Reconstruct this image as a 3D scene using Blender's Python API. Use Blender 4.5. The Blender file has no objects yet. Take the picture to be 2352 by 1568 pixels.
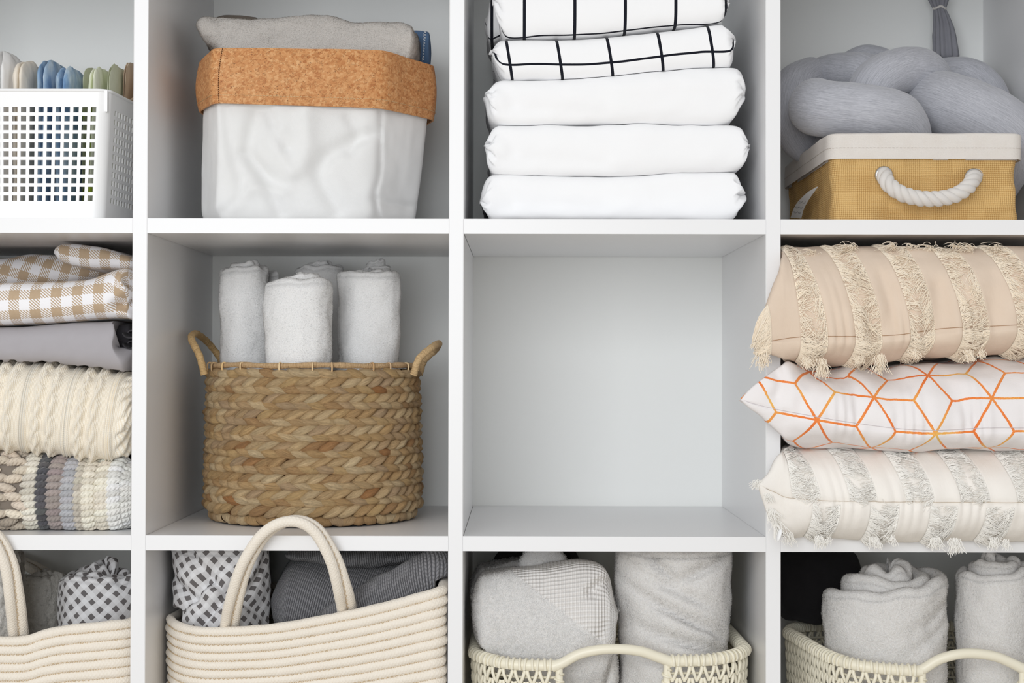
import bpy, math, random
import numpy as np
from mathutils import Matrix, Vector

# ------------------------------------------------------------------ camera, world, lights, exposure
SC = bpy.context.scene
COL = SC.collection
CAM = np.array([0.06895, -1.77358, 0.93136])
YAW, PIT, ROL, FPX = 0.0038887, 0.0142108, 0.0021426, 3674.82
_cy, _sy, _cp, _sp, _cr, _sr = (math.cos(YAW), math.sin(YAW), math.cos(PIT), math.sin(PIT), math.cos(ROL), math.sin(ROL))
FWD = np.array([-_sy * _cp, _cy * _cp, _sp])
_r0 = np.array([_cy, _sy, 0.0])
_u0 = np.cross(_r0, FWD)
RGT = _cr * _r0 + _sr * _u0
UPV = -_sr * _r0 + _cr * _u0
cam_data = bpy.data.cameras.new('camera')
cam_data.sensor_width = 36.0
cam_data.lens = FPX / 2352.0 * 36.0
cam_data.clip_start = 0.05
cam = bpy.data.objects.new('camera', cam_data)
COL.objects.link(cam)
cam.matrix_world = Matrix((( RGT[0], UPV[0], -FWD[0], CAM[0]), (RGT[1], UPV[1], -FWD[1], CAM[1]),
                           (RGT[2], UPV[2], -FWD[2], CAM[2]), (0, 0, 0, 1)))
SC.camera = cam

world = bpy.data.worlds.new('room_light')
SC.world = world
world.use_nodes = True
wb = world.node_tree.nodes['Background']
wb.inputs[0].default_value = (1.0, 0.985, 0.965, 1)
wb.inputs[1].default_value = 0.58


def area_light(name, loc, target, sx, sy, energy, color):
    ld = bpy.data.lights.new(name, 'AREA')
    ld.shape = 'RECTANGLE'; ld.size = sx; ld.size_y = sy; ld.energy = energy; ld.color = color
    o = bpy.data.objects.new(name, ld); COL.objects.link(o)
    o.location = loc
    d = Vector(target) - Vector(loc)
    o.rotation_euler = d.to_track_quat('-Z', 'Y').to_euler()
    return o


# the window the shelf faces (to the left of and behind the photographer)
area_light('window_light', (-0.62, -3.0, 1.36), (0.0, 0.2, 0.9), 1.8, 1.5, 52.0, (0.93, 0.965, 1.0))
SC.view_settings.view_transform = 'Standard'
SC.view_settings.look = 'None'
SC.view_settings.gamma = 1.0
SC.view_settings.use_curve_mapping = False
SC.view_settings.exposure = 0.0
SC.cycles.use_denoising = True
SC.cycles.max_bounces = 6
SC.cycles.diffuse_bounces = 5
SC.cycles.glossy_bounces = 2
SC.cycles.use_adaptive_sampling = True
SC.cycles.adaptive_threshold = 0.04

# ------------------------------------------------------------------ helpers: projection, noise, meshes
RNG = np.random.default_rng(7)


def at(px, py, Y):
    """point on the plane y = Y that the photograph shows at pixel (px, py)"""
    d = FWD + (px - 1176.0) / FPX * RGT - (py - 784.0) / FPX * UPV
    return CAM + d * ((Y - CAM[1]) / d[1])


def ax(px, Y, py=784): return at(px, py, Y)[0]
def az(py, Y, px=1176): return at(px, py, Y)[2]
def mm(Y): return (Y - CAM[1]) / FPX


def smooth(x, a, b):
    t = np.clip((np.asarray(x, float) - a) / (b - a), 0, 1)
    return t * t * (3 - 2 * t)


_perm = np.random.default_rng(3).permutation(256)
_perm = np.concatenate([_perm, _perm, _perm])
_grad = np.random.default_rng(5).normal(size=(256, 3))
_grad /= np.linalg.norm(_grad, axis=1)[:, None]


def perlin(P, seed=0):
    P = np.asarray(P, float) + seed * 17.31
    i = np.floor(P).astype(int); f = P - i
    i &= 255
    w = f * f * f * (f * (f * 6 - 15) + 10)
    out = 0
    for dx in (0, 1):
        for dy in (0, 1):
            for dz in (0, 1):
                h = _perm[_perm[_perm[(i[..., 0] + dx) & 255] + ((i[..., 1] + dy) & 255)] + ((i[..., 2] + dz) & 255)]
                g = _grad[h]
                d = f - np.array([dx, dy, dz])
                ww = ((w[..., 0] if dx else 1 - w[..., 0]) * (w[..., 1] if dy else 1 - w[..., 1]) * (w[..., 2] if dz else 1 - w[..., 2]))
                out = out + ww * (g * d).sum(-1)
    return out * 1.5


def fbm(P, seed=0, octv=3, gain=0.5):
    P = np.asarray(P, float)
    s, a = 0, 1.0
    for k in range(octv):
        s = s + a * perlin(P * 2 ** k, seed + k * 3)
        a *= gain
    return s


def catmull(pts, n, closed=False):
    pts = np.asarray(pts, float)
    if closed:
        pts = np.vstack([pts[-1], pts, pts[0], pts[1]])
    else:
        pts = np.vstack([2 * pts[0] - pts[1], pts, 2 * pts[-1] - pts[-2]])
    m = len(pts) - 3
    t = np.linspace(0, m, n, endpoint=not closed)
    k = np.minimum(t.astype(int), m - 1); f = (t - k)[:, None]
    a, b, c, d = pts[k], pts[k + 1], pts[k + 2], pts[k + 3]
    return 0.5 * (2 * b + (c - a) * f + (2 * a - 5 * b + 4 * c - d) * f ** 2 + (3 * b - a - 3 * c + d) * f ** 3)


def curve1(pts, x):
    """smooth y(x) through points (monotone x)"""
    pts = sorted(pts)
    p = catmull(pts, 40 * len(pts))
    o = np.argsort(p[:, 0])
    return np.interp(x, p[o, 0], p[o, 1])


class Geo:
    """vertices, quads/tris and uv of one mesh"""
    def __init__(s):
        s.V = []; s.Q = []; s.T = []; s.UV = []; s.N = []; s.C = []; s.n = 0

    def add(s, V, Q=None, T=None, UV=None, N=None, C=None):
        V = np.asarray(V, float).reshape(-1, 3)
        s.V.append(V)
        if Q is not None and len(Q): s.Q.append(np.asarray(Q, int) + s.n)
        if T is not None and len(T): s.T.append(np.asarray(T, int) + s.n)
        s.UV.append(np.zeros((len(V), 2)) if UV is None else np.asarray(UV, float).reshape(-1, 2))
        if N is not None: s.N.append(np.asarray(N, float).reshape(-1, 3))
        if C is not None: s.C.append(np.broadcast_to(np.asarray(C, float), (len(V), 3)))
        s.n += len(V)
        return s

    def grid(s, P, uv=None, flip=False, mask=None, C=None):
        P = np.asarray(P, float)
        nu, nv = P.shape[:2]
        q = gridq(nu, nv, flip)
        if mask is not None: q = q[np.asarray(mask).reshape(-1)]
        if uv is None: uv = grid_uv(P)
        return s.add(P, Q=q, UV=uv, C=None if C is None else np.asarray(C).reshape(-1, 3))

    def box(s, a, b):
        (x0, y0, z0), (x1, y1, z1) = a, b
        V = [(x0, y0, z0), (x1, y0, z0), (x1, y1, z0), (x0, y1, z0), (x0, y0, z1), (x1, y0, z1), (x1, y1, z1), (x0, y1, z1)]
        Q = [(0, 3, 2, 1), (4, 5, 6, 7), (0, 1, 5, 4), (1, 2, 6, 5), (2, 3, 7, 6), (3, 0, 4, 7)]
        V = np.array(V, float)
        return s.add(V, Q=Q, UV=V[:, [0, 2]])

    def tube(s, path, r, ns=10, closed=False, uvs=1.0, flat=1.0, upv=None, caps=True, C=None, twist=0.0):
        P, uv = tube_grid(path, r, ns, closed, flat, upv, twist)
        s.grid(P, uv, flip=True, C=None if C is None else np.broadcast_to(C, P.shape))
        if caps and not closed:
            for k, fl in ((0, 0), (-1, 1)):
                ring = P[k, :-1]; c = ring.mean(0)
                m = len(ring)
                idx = np.arange(m)
                tri = np.stack([np.full(m, m), idx, (idx + 1) % m], 1)
                if fl: tri = tri[:, ::-1]
                s.add(np.vstack([ring, c]), T=tri, UV=np.vstack([uv[k, :-1], uv[k, 0]]), C=None if C is None else C)
        return s


def gridq(nu, nv, flip=False):
    i = np.arange(nu * nv).reshape(nu, nv)
    q = np.stack([i[:-1, :-1], i[1:, :-1], i[1:, 1:], i[:-1, 1:]], -1).reshape(-1, 4)
    return q[:, ::-1] if flip else q


def grid_uv(P):
    """uv in metres: mean arc length along each grid direction"""
    du = np.linalg.norm(np.diff(P, axis=0), axis=2).mean(1)
    dv = np.linalg.norm(np.diff(P, axis=1), axis=2).mean(0)
    u = np.concatenate([[0], np.cumsum(du)]); v = np.concatenate([[0], np.cumsum(dv)])
    return np.stack(np.meshgrid(u, v, indexing='ij'), -1)


def frames(path, closed=False, upv=None):
    path = np.asarray(path, float)
    if closed:
        T = np.roll(path, -1, 0) - np.roll(path, 1, 0)
    else:
        T = np.gradient(path, axis=0)
    T /= np.linalg.norm(T, axis=1)[:, None] + 1e-12
    n = len(path)
    A = np.zeros_like(path)
    if upv is not None:
        A = np.broadcast_to(np.asarray(upv, float), path.shape).copy()
        A -= T * (A * T).sum(1)[:, None]
        A /= np.linalg.norm(A, axis=1)[:, None] + 1e-12
    else:
        a = np.cross(T[0], (0, 0, 1.0))
        if np.linalg.norm(a) < 1e-3: a = np.cross(T[0], (1.0, 0, 0))
        a /= np.linalg.norm(a)
        for k in range(n):
            a = a - T[k] * (a @ T[k]); a /= np.linalg.norm(a) + 1e-12
            A[k] = a
    B = np.cross(T, A)
    return T, A, B


def tube_grid(path, r, ns=10, closed=False, flat=1.0, upv=None, twist=0.0):
    path = np.asarray(path, float)
    T, A, B = frames(path, closed, upv)
    r = np.broadcast_to(np.asarray(r, float), (len(path),))
    if closed:
        path = np.vstack([path, path[:1]]); A = np.vstack([A, A[:1]]); B = np.vstack([B, B[:1]]); r = np.append(r, r[0])
    a = np.linspace(0, 2 * np.pi, ns + 1)
    tw = np.linspace(0, twist, len(path))[:, None]
    ca, sa = np.cos(a[None] + tw), np.sin(a[None] + tw)
    P = path[:, None] + r[:, None, None] * (ca[..., None] * A[:, None] + flat * sa[..., None] * B[:, None])
    L = np.concatenate([[0], np.cumsum(np.linalg.norm(np.diff(path, axis=0), axis=1))])
    uv = np.stack(np.broadcast_arrays(L[:, None], (a / (2 * np.pi))[None] * 2 * np.pi * r.mean()), -1)
    return P, uv


def normals_of(P):
    du = np.gradient(P, axis=0); dv = np.gradient(P, axis=1)
    n = np.cross(du, dv)
    return n / (np.linalg.norm(n, axis=2)[..., None] + 1e-12)


def mesh_of(name, g, mat, smooth_=True, origin=(0, 0, 0)):
    V = np.concatenate(g.V) - np.asarray(origin, float)
    Q = np.concatenate(g.Q) if g.Q else np.zeros((0, 4), int)
    T = np.concatenate(g.T) if g.T else np.zeros((0, 3), int)
    UV = np.concatenate(g.UV)
    me = bpy.data.meshes.new(name)
    nl = Q.size + T.size; npoly = len(Q) + len(T)
    me.vertices.add(len(V)); me.vertices.foreach_set('co', V.astype(np.float32).ravel())
    me.loops.add(nl)
    li = np.concatenate([Q.ravel(), T.ravel()]).astype(np.int32)
    me.loops.foreach_set('vertex_index', li)
    me.polygons.add(npoly)
    st = np.concatenate([np.arange(len(Q)) * 4, len(Q) * 4 + np.arange(len(T)) * 3]).astype(np.int32)
    me.polygons.foreach_set('loop_start', st)
    me.update(calc_edges=True)
    uvl = me.uv_layers.new(name='UVMap')
    uvl.data.foreach_set('uv', UV[li].astype(np.float32).ravel())
    me.polygons.foreach_set('use_smooth', np.full(npoly, smooth_, dtype=bool))
    if g.C:
        C = np.concatenate(g.C)
        ca = me.color_attributes.new('Col', 'FLOAT_COLOR', 'POINT')
        ca.data.foreach_set('color', np.hstack([C, np.ones((len(C), 1))]).astype(np.float32).ravel())
    if mat is not None: me.materials.append(mat)
    me.validate()
    me.update()
    if g.N:
        N = np.concatenate(g.N)
        me.normals_split_custom_set_from_vertices(N.astype(np.float32).tolist())
    return me


def tag(o, label=None, cat=None, group=None, kind=None):
    if label: o['label'] = label
    if cat: o['category'] = cat
    if group: o['group'] = group
    if kind: o['kind'] = kind
    return o


def thing(name, loc, label, cat, group=None, kind=None):
    o = bpy.data.objects.new(name, None)
    o.empty_display_size = 0.03
    COL.objects.link(o); o.location = [float(c) for c in loc]
    return tag(o, label, cat, group, kind)


def wloc(o):
    l = np.array(o.location)
    while o.parent: o = o.parent; l = l + np.array(o.location)
    return l


def part(name, g, mat, parent=None, smooth_=True, label=None, kind=None, loc=None):
    """one mesh object; g is in world coordinates"""
    base = wloc(parent) if parent is not None else np.zeros(3)
    if parent is None:
        V = np.concatenate(g.V); lo, hi = V.min(0), V.max(0)
        org = np.array([(lo[0] + hi[0]) / 2, (lo[1] + hi[1]) / 2, lo[2]]) if loc is None else np.asarray(loc, float)
    else:
        org = base
    me = mesh_of(name, g, mat, smooth_, org)
    o = bpy.data.objects.new(name, me)
    COL.objects.link(o)
    if parent is not None: o.parent = parent
    else: o.location = org.tolist()
    if label: o['label'] = label
    if kind: o['kind'] = kind
    return o


def inst(name, me, parent, M=None):
    o = bpy.data.objects.new(name, me); COL.objects.link(o); o.parent = parent
    if M is not None: o.matrix_local = M
    return o


def displace(P, amp, freq, seed=0, octv=3, flip=False):
    N = normals_of(P)
    if flip: N = -N
    F = np.asarray(freq, float)
    return P + N * (amp * fbm(P * F, seed, octv))[..., None]


def fuzz(P, n, length, width, seed=0, curl=0.6, mask=None, flip=False, ycut=0.45, nmix=0.75, lean=(0, 0, 0)):
    """short pile fibres standing on the surface grid P (a Geo of thin bent ribbons)"""
    rng = np.random.default_rng(seed)
    N = normals_of(P)
    if flip: N = -N
    a = P[:-1, :-1]; b = P[1:, :-1]; d = P[:-1, 1:]
    area = np.linalg.norm(np.cross(b - a, d - a), axis=2)
    nm = N[:-1, :-1]
    w = area * (nm[..., 1] < ycut)
    if mask is not None: w = w * mask[:-1, :-1]
    w = w.ravel(); w = w / w.sum()
    k = rng.choice(len(w), n, p=w)
    i, j = np.divmod(k, P.shape[1] - 1)
    fu, fv = rng.random((2, n, 1))
    bl = lambda A: (A[i, j] * (1 - fu) + A[i + 1, j] * fu) * (1 - fv) + (A[i, j + 1] * (1 - fu) + A[i + 1, j + 1] * fu) * fv
    p = bl(P); nn = bl(N); nn /= np.linalg.norm(nn, axis=1)[:, None]
    r = rng.normal(size=(n, 3)); r -= nn * (r * nn).sum(1)[:, None]; r /= np.linalg.norm(r, axis=1)[:, None]
    L = length * (0.6 + 0.8 * rng.random((n, 1)))
    ln = np.asarray(lean, float)
    d1 = nn * .8 + r * curl * 1.0 + ln; d1 /= np.linalg.norm(d1, axis=1)[:, None]
    d2 = nn * 0.05 + r * curl * 1.5 + ln * 2; d2 /= np.linalg.norm(d2, axis=1)[:, None]
    m = p + d1 * L * 0.55; t = m + d2 * L * 0.45
    s = np.cross(d2, nn) + 0.35 * rng.normal(size=(n, 3)); s /= np.linalg.norm(s, axis=1)[:, None]
    vn = nn + (r * 0.18 + rng.normal(size=(n, 3)) * 0.14); vn /= np.linalg.norm(vn, axis=1)[:, None]
    fn = np.cross(2 * s, d1 + d2)
    s = np.where((fn * vn).sum(1)[:, None] < 0, -s, s) * width * 0.5
    p0 = p - nn * length * 0.15
    V = np.stack([p0 - s, p0 + s, m + s * .9, m - s * .9, t], 1)
    VN = np.repeat(vn[:, None], 5, 1)
    b0 = (np.arange(n) * 5)[:, None]
    Q = b0 + np.array([[0, 1, 2, 3]]); T = b0 + np.array([[3, 2, 4]])
    g = Geo(); g.add(V, Q=Q, T=T, N=VN)
    return g

# ------------------------------------------------------------------ helpers: node materials
def c255(r, g, b):
    f = lambda v: ((v / 255) / 12.92 if v / 255 <= 0.04045 else ((v / 255 + 0.055) / 1.055) ** 2.4)
    return (f(r), f(g), f(b), 1.0)


class E:
    """a float socket with arithmetic"""
    def __init__(s, nt, o): s.nt = nt; s.o = o

    def m(s, op, b=None, c=None):
        n = s.nt.nodes.new('ShaderNodeMath'); n.operation = op
        for k, v in enumerate((s, b, c)):
            if v is None: continue
            if isinstance(v, E): s.nt.links.new(v.o, n.inputs[k])
            else: n.inputs[k].default_value = float(v)
        return E(s.nt, n.outputs[0])
    def __add__(s, b): return s.m('ADD', b)
    __radd__ = __add__
    def __sub__(s, b): return s.m('SUBTRACT', b)
    def __rsub__(s, b): return (s * -1.0) + b
    def __mul__(s, b): return s.m('MULTIPLY', b)
    __rmul__ = __mul__
    def __truediv__(s, b): return s.m('DIVIDE', b)
    def abs(s): return s.m('ABSOLUTE')
    def sin(s): return s.m('SINE')
    def frac(s): return s.m('FRACT')
    def floor(s): return s.m('FLOOR')
    def round(s): return s.m('ROUND')
    def lt(s, b): return s.m('LESS_THAN', b)
    def gt(s, b): return s.m('GREATER_THAN', b)
    def max(s, b): return s.m('MAXIMUM', b)
    def min(s, b): return s.m('MINIMUM', b)
    def mod(s, b): return s.m('FLOORED_MODULO', b)
    def pow(s, b): return s.m('POWER', b)
    def clamp(s): return s.max(0.0).min(1.0)
    def step(s, a, b):
        n = s.nt.nodes.new('ShaderNodeMapRange'); n.interpolation_type = 'SMOOTHSTEP'
        s.nt.links.new(s.o, n.inputs[0]); n.inputs[1].default_value = a; n.inputs[2].default_value = b
        return E(s.nt, n.outputs[0])


class Mat:
    def __init__(s, name, color=None, rough=0.85, spec=0.25, sheen=0.0, metal=0.0):
        s.mat = bpy.data.materials.new(name); s.mat.use_nodes = True
        s.nt = s.mat.node_tree; s.b = s.nt.nodes['Principled BSDF']
        s.b.inputs['Roughness'].default_value = rough
        s.b.inputs['Specular IOR Level'].default_value = spec
        s.b.inputs['Metallic'].default_value = metal
        if sheen:
            s.b.inputs['Sheen Weight'].default_value = sheen; s.b.inputs['Sheen Roughness'].default_value = 0.5
        if color is not None: s.color(color)
        s._uv = None; s._bump = None

    def uv(s):
        if s._uv is None:
            t = s.nt.nodes.new('ShaderNodeTexCoord'); x = s.nt.nodes.new('ShaderNodeSeparateXYZ')
            s.nt.links.new(t.outputs['UV'], x.inputs[0])
            s._uv = (E(s.nt, x.outputs[0]), E(s.nt, x.outputs[1])); s._tc = t
        return s._uv

    def obj(s):
        s.uv(); x = s.nt.nodes.new('ShaderNodeSeparateXYZ'); s.nt.links.new(s._tc.outputs['Object'], x.inputs[0])
        return [E(s.nt, x.outputs[k]) for k in range(3)]

    def vec(s, x, y, z=0.0):
        n = s.nt.nodes.new('ShaderNodeCombineXYZ')
        for k, v in enumerate((x, y, z)):
            if isinstance(v, E): s.nt.links.new(v.o, n.inputs[k])
            else: n.inputs[k].default_value = v
        return n.outputs[0]

    def noise(s, vec=None, scale=1.0, detail=2.0, rough=0.5, dist=0.0):
        n = s.nt.nodes.new('ShaderNodeTexNoise')
        n.inputs['Scale'].default_value = scale; n.inputs['Detail'].default_value = detail
        n.inputs['Roughness'].default_value = rough; n.inputs['Distortion'].default_value = dist
        if vec is None:
            s.uv(); vec = s._tc.outputs['Object']
        s.nt.links.new(vec, n.inputs['Vector'])
        return E(s.nt, n.outputs[0])

    def voronoi(s, vec=None, scale=1.0, feature='F1', rnd=1.0, out='Distance'):
        n = s.nt.nodes.new('ShaderNodeTexVoronoi'); n.feature = feature
        n.inputs['Scale'].default_value = scale; n.inputs['Randomness'].default_value = rnd
        if vec is None:
            s.uv(); vec = s._tc.outputs['Object']
        s.nt.links.new(vec, n.inputs['Vector'])
        if out == 'Color':
            x = s.nt.nodes.new('ShaderNodeSeparateXYZ'); s.nt.links.new(n.outputs['Color'], x.inputs[0])
            return E(s.nt, x.outputs[0])
        return E(s.nt, n.outputs[out])

    def mix(s, fac, a, b):
        n = s.nt.nodes.new('ShaderNodeMix'); n.data_type = 'RGBA'
        for v, k in ((fac, 0), (a, 6), (b, 7)):
            if isinstance(v, E): s.nt.links.new(v.o, n.inputs[k])
            elif hasattr(v, 'node'): s.nt.links.new(v, n.inputs[k])
            else: n.inputs[k].default_value = v
        return n.outputs[2]

    def ramp(s, fac, stops):
        n = s.nt.nodes.new('ShaderNodeValToRGB'); cr = n.color_ramp
        while len(cr.elements) < len(stops): cr.elements.new(0.5)
        for e, (p, c) in zip(cr.elements, stops): e.position = p; e.color = c
        s.nt.links.new(fac.o, n.inputs[0])
        return n.outputs[0]

    def attr(s, name='Col'):
        n = s.nt.nodes.new('ShaderNodeAttribute'); n.attribute_name = name
        return n.outputs['Color']

    def rnd(s):
        """a random number for each object and each loose island"""
        a = s.nt.nodes.new('ShaderNodeObjectInfo'); g = s.nt.nodes.new('ShaderNodeNewGeometry')
        return (E(s.nt, a.outputs['Random']) + E(s.nt, g.outputs['Random Per Island'])).frac()

    def color(s, c):
        i = s.b.inputs['Base Color']
        if hasattr(c, 'node'): s.nt.links.new(c, i)
        else: i.default_value = c
        return s

    def bump(s, h, dist=0.001, strength=1.0):
        n = s.nt.nodes.new('ShaderNodeBump')
        n.inputs['Distance'].default_value = dist; n.inputs['Strength'].default_value = strength
        s.nt.links.new(h.o, n.inputs['Height'])
        if s._bump is not None: s.nt.links.new(s._bump, n.inputs['Normal'])
        s._bump = n.outputs[0]
        s.nt.links.new(s._bump, s.b.inputs['Normal'])
        return s


TAU = 2 * math.pi


def weave(m, pitch, pv=None):
    u, v = m.uv(); pv = pv or pitch
    a = (u * (TAU / pitch)).sin(); b = (v * (TAU / pv)).sin()
    chk = ((u / pitch * 2).floor() + (v / pv * 2).floor()).mod(2.0)
    return a.abs() * chk + b.abs() * (1.0 - chk)


def cloth(name, col, col2=None, pitch=0.0007, wd=0.00012, mott=0.0, sheen=0.1, wr=0.0):
    m = Mat(name, rough=0.9, spec=0.15, sheen=sheen)
    u, v = m.uv()
    if col2 is None: m.color(col)
    else: m.color(m.mix(m.noise(scale=70, detail=4), col, col2))
    if wr: m.bump(m.noise(scale=45, detail=3), wr, 0.6)
    m.bump(weave(m, pitch), wd, 0.6)
    return m.mat


def terry(name, col, col2, scale=420.0, depth=0.0012, sheen=0.25):
    m = Mat(name, rough=0.95, spec=0.08, sheen=sheen)
    n = m.noise(scale=scale, detail=4, rough=0.75)
    n2 = m.noise(scale=scale * 0.22, detail=2)
    m.color(m.mix(((n - 0.3) * 2.0).clamp(), col2, col))
    m.bump(n + n2 * 0.6, depth * 1.6, 0.9)
    return m.mat


def fibre(name, col):
    m = Mat(name)
    d = m.nt.nodes.new('ShaderNodeBsdfDiffuse'); t = m.nt.nodes.new('ShaderNodeBsdfTranslucent'); x = m.nt.nodes.new('ShaderNodeMixShader')
    d.inputs[0].default_value = col; t.inputs[0].default_value = col; x.inputs[0].default_value = 0.4
    m.nt.links.new(d.outputs[0], x.inputs[1]); m.nt.links.new(t.outputs[0], x.inputs[2])
    m.nt.links.new(x.outputs[0], m.nt.nodes['Material Output'].inputs['Surface'])
    m.nt.nodes.remove(m.b)
    return m.mat


def knit_h(m, w, h):
    u, v = m.uv()
    a = (u / w).frac()
    leg = (a * TAU).sin().abs()
    b = (v / h + (a - 0.5).abs() * 1.1).frac()
    return leg * (0.45 + 0.55 * (b * math.pi).sin())


def yarn(name, col):
    m = Mat(name, rough=1.0, spec=0.0, sheen=0.3)
    m.color(col)
    return m.mat


W = {}
W['shelf'] = Mat('white_melamine', c255(237, 237, 238), rough=0.32, spec=0.4).mat
W['back'] = Mat('white_backboard', c255(237, 238, 236), rough=0.45, spec=0.35).mat
W['floor'] = Mat('floor_boards', c255(196, 186, 172), rough=0.5).mat
W['wall'] = Mat('wall_paint', c255(226, 226, 222), rough=0.9).mat

# ------------------------------------------------------------------ the setting and the shelving unit
T_, PI_ = 0.0165, 0.3515
ZB = 0.7328; ZA = ZB + PI_; ZC = ZA + PI_; ZD = ZB - PI_
DEP = 0.38
HB = T_ / 2
ZAt = ZA + HB; ZBt = ZB + HB; ZDt = ZD + HB      # top faces of the boards


def structure(name, g, mat):
    return tag(part(name, g, mat, smooth_=False), kind='structure')


structure('floor', Geo().box((-2.5, -2.6, -0.03), (2.5, DEP + 0.05, 0.0)), W['floor'])
structure('wall_back', Geo().box((-2.5, DEP + 0.012, 0.0), (2.5, DEP + 0.06, 2.4)), W['wall'])

shelf = thing('shelving_unit', (0, DEP / 2, 0), 'large white cube shelving unit holding all the baskets, linens and pillows', 'shelf')
XL = -2 * PI_ + HB; XR = 2 * PI_ - HB
FR = 0.038
topz = ZC - HB


def bevel_box(g, a, b, r=0.0007):
    """box with a small chamfer on its front edges"""
    (x0, y0, z0), (x1, y1, z1) = a, b
    V = [(x0 + r, y0, z0 + r), (x1 - r, y0, z0 + r), (x1 - r, y0, z1 - r), (x0 + r, y0, z1 - r),
         (x0, y0 + r, z0), (x1, y0 + r, z0), (x1, y0 + r, z1), (x0, y0 + r, z1),
         (x0, y1, z0), (x1, y1, z0), (x1, y1, z1), (x0, y1, z1)]
    Q = [(0, 1, 2, 3), (0, 4, 5, 1), (1, 5, 6, 2), (2, 6, 7, 3), (3, 7, 4, 0), (4, 8, 9, 5), (5, 9, 10, 6), (6, 10, 11, 7), (7, 11, 8, 4), (8, 11, 10, 9)]
    V = np.array(V)
    g.add(V, Q=Q, UV=V[:, [0, 2]])
    return g


for x0, x1 in ((XL - FR, XL), (XR, XR + FR)):
    part('side_panel', bevel_box(Geo(), (x0, 0, 0), (x1, DEP, topz + FR)), W['shelf'], shelf, smooth_=False)
for z0, z1, nm in ((0, FR, 'bottom_panel'), (topz, topz + FR, 'top_panel')):
    part(nm, bevel_box(Geo(), (XL, 0, z0), (XR, DEP, z1)), W['shelf'], shelf, smooth_=False)
for k in (-1, 0, 1):
    part('upright_divider', bevel_box(Geo(), (k * PI_ - HB, 0, FR), (k * PI_ + HB, DEP, topz)), W['shelf'], shelf, smooth_=False)
for zc in (ZA, ZB, ZD):
    for k in range(4):
        x0 = (k - 2) * PI_ + HB; x1 = x0 + PI_ - T_
        g = Geo()
        # front edge band meets the uprights, the board behind it stops half a millimetre short
        g.box((x0, 0.0, zc - HB), (x1, 0.004, zc + HB))
        g.box((x0 + 0.0006, 0.004, zc - HB), (x1 - 0.0003, DEP - 0.0005, zc + HB))
        part('shelf_board', g, W['shelf'], shelf, smooth_=False)
part('back_panel', Geo().box((XL - 0.01, DEP, 0.02), (XR + 0.01, DEP + 0.004, topz + 0.02)), W['back'], shelf, smooth_=False)

# ------------------------------------------------------------------ helpers: soft goods
def section(yf, yb, rf, na=30, e=0.8, nl=7, back=True):
    """closed outline of a folded stack seen from its end: depth y and height -1..1"""
    a = np.linspace(-np.pi / 2, np.pi / 2, na)
    sp = lambda c: np.sign(c) * np.abs(c) ** e
    fy = yf + rf * (1 - sp(np.cos(a))); fz = sp(np.sin(a))
    lb = np.linspace(yb, yf + rf, nl, endpoint=False)
    y = np.concatenate([lb, fy, lb[::-1]]); z = np.concatenate([-np.ones(nl), fz, np.ones(nl)])
    # soften the back end
    k = nl
    z[0] *= 0.55; z[-1] *= 0.55
    if back:
        y = np.append(y, yb); z = np.append(z, z[0])
    return y, z


def slab(top, bot, yf, yb, rf=0.02, e=0.8, nu=110, na=30, nend=None, ends=(0.02, 0.02), amp=0.0015, freq=(18, 18, 30), seed=0,
         lend=None, rend=None, ypl=None, shear=None, Yref=None, creases=()):
    """a folded textile: top and bottom outlines are pixel curves of its front; returns grid (nu, nv, 3)"""
    Yr = yf + rf * 0.5 if Yref is None else Yref
    tp = np.array([at(x, y, Yr)[[0, 2]] for x, y in top]); bp = np.array([at(x, y, Yr)[[0, 2]] for x, y in bot])
    x0 = min(tp[:, 0].min(), bp[:, 0].min()); x1 = max(tp[:, 0].max(), bp[:, 0].max())
    s = np.linspace(-1, 1, nu); s = np.sign(s) * (1 - (1 - np.abs(s)) ** 1.5)   # denser at the ends
    X = x0 + (x1 - x0) * (s + 1) / 2
    zt = curve1(tp.tolist(), X); zb = curve1(bp.tolist(), X)
    zc = (zt + zb) / 2; hz = np.maximum((zt - zb) / 2, 0.0005)
    sy, sz = section(yf, yb, rf, na, e)
    dl = X - x0; dr = x1 - X
    fl = np.sqrt(np.clip(1 - (1 - np.clip(dl / ends[0], 0, 1)) ** 2, 0, 1)) if ends[0] else np.ones(nu)
    fr = np.sqrt(np.clip(1 - (1 - np.clip(dr / ends[1], 0, 1)) ** 2, 0, 1)) if ends[1] else np.ones(nu)
    f = np.minimum(fl, fr)
    if nend: f = f ** nend
    P = np.zeros((nu, len(sy), 3))
    P[..., 0] = X[:, None]
    yy = sy[None] + (1 - f)[:, None] * rf * 0.9 * (sy[None] < (yf + yb) / 2)
    if ypl is not None:
        yy = yy + ypl((X - x0) / (x1 - x0))[:, None] * (sy[None] < (yf + yb) / 2)
    P[..., 1] = yy
    P[..., 2] = zc[:, None] + hz[:, None] * f[:, None] * sz[None]
    if shear is not None: P[..., 0] += shear((P[..., 2] - zc[:, None]))
    for fn, wgt in ((lend, (1 - np.clip(dl / 0.03, 0, 1)) ** 2), (rend, (1 - np.clip(dr / 0.03, 0, 1)) ** 2)):
        if fn is not None: P[..., 0] += wgt[:, None] * fn(sz)[None]
    if amp: P = displace(P, amp, freq, seed)
    return P


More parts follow.
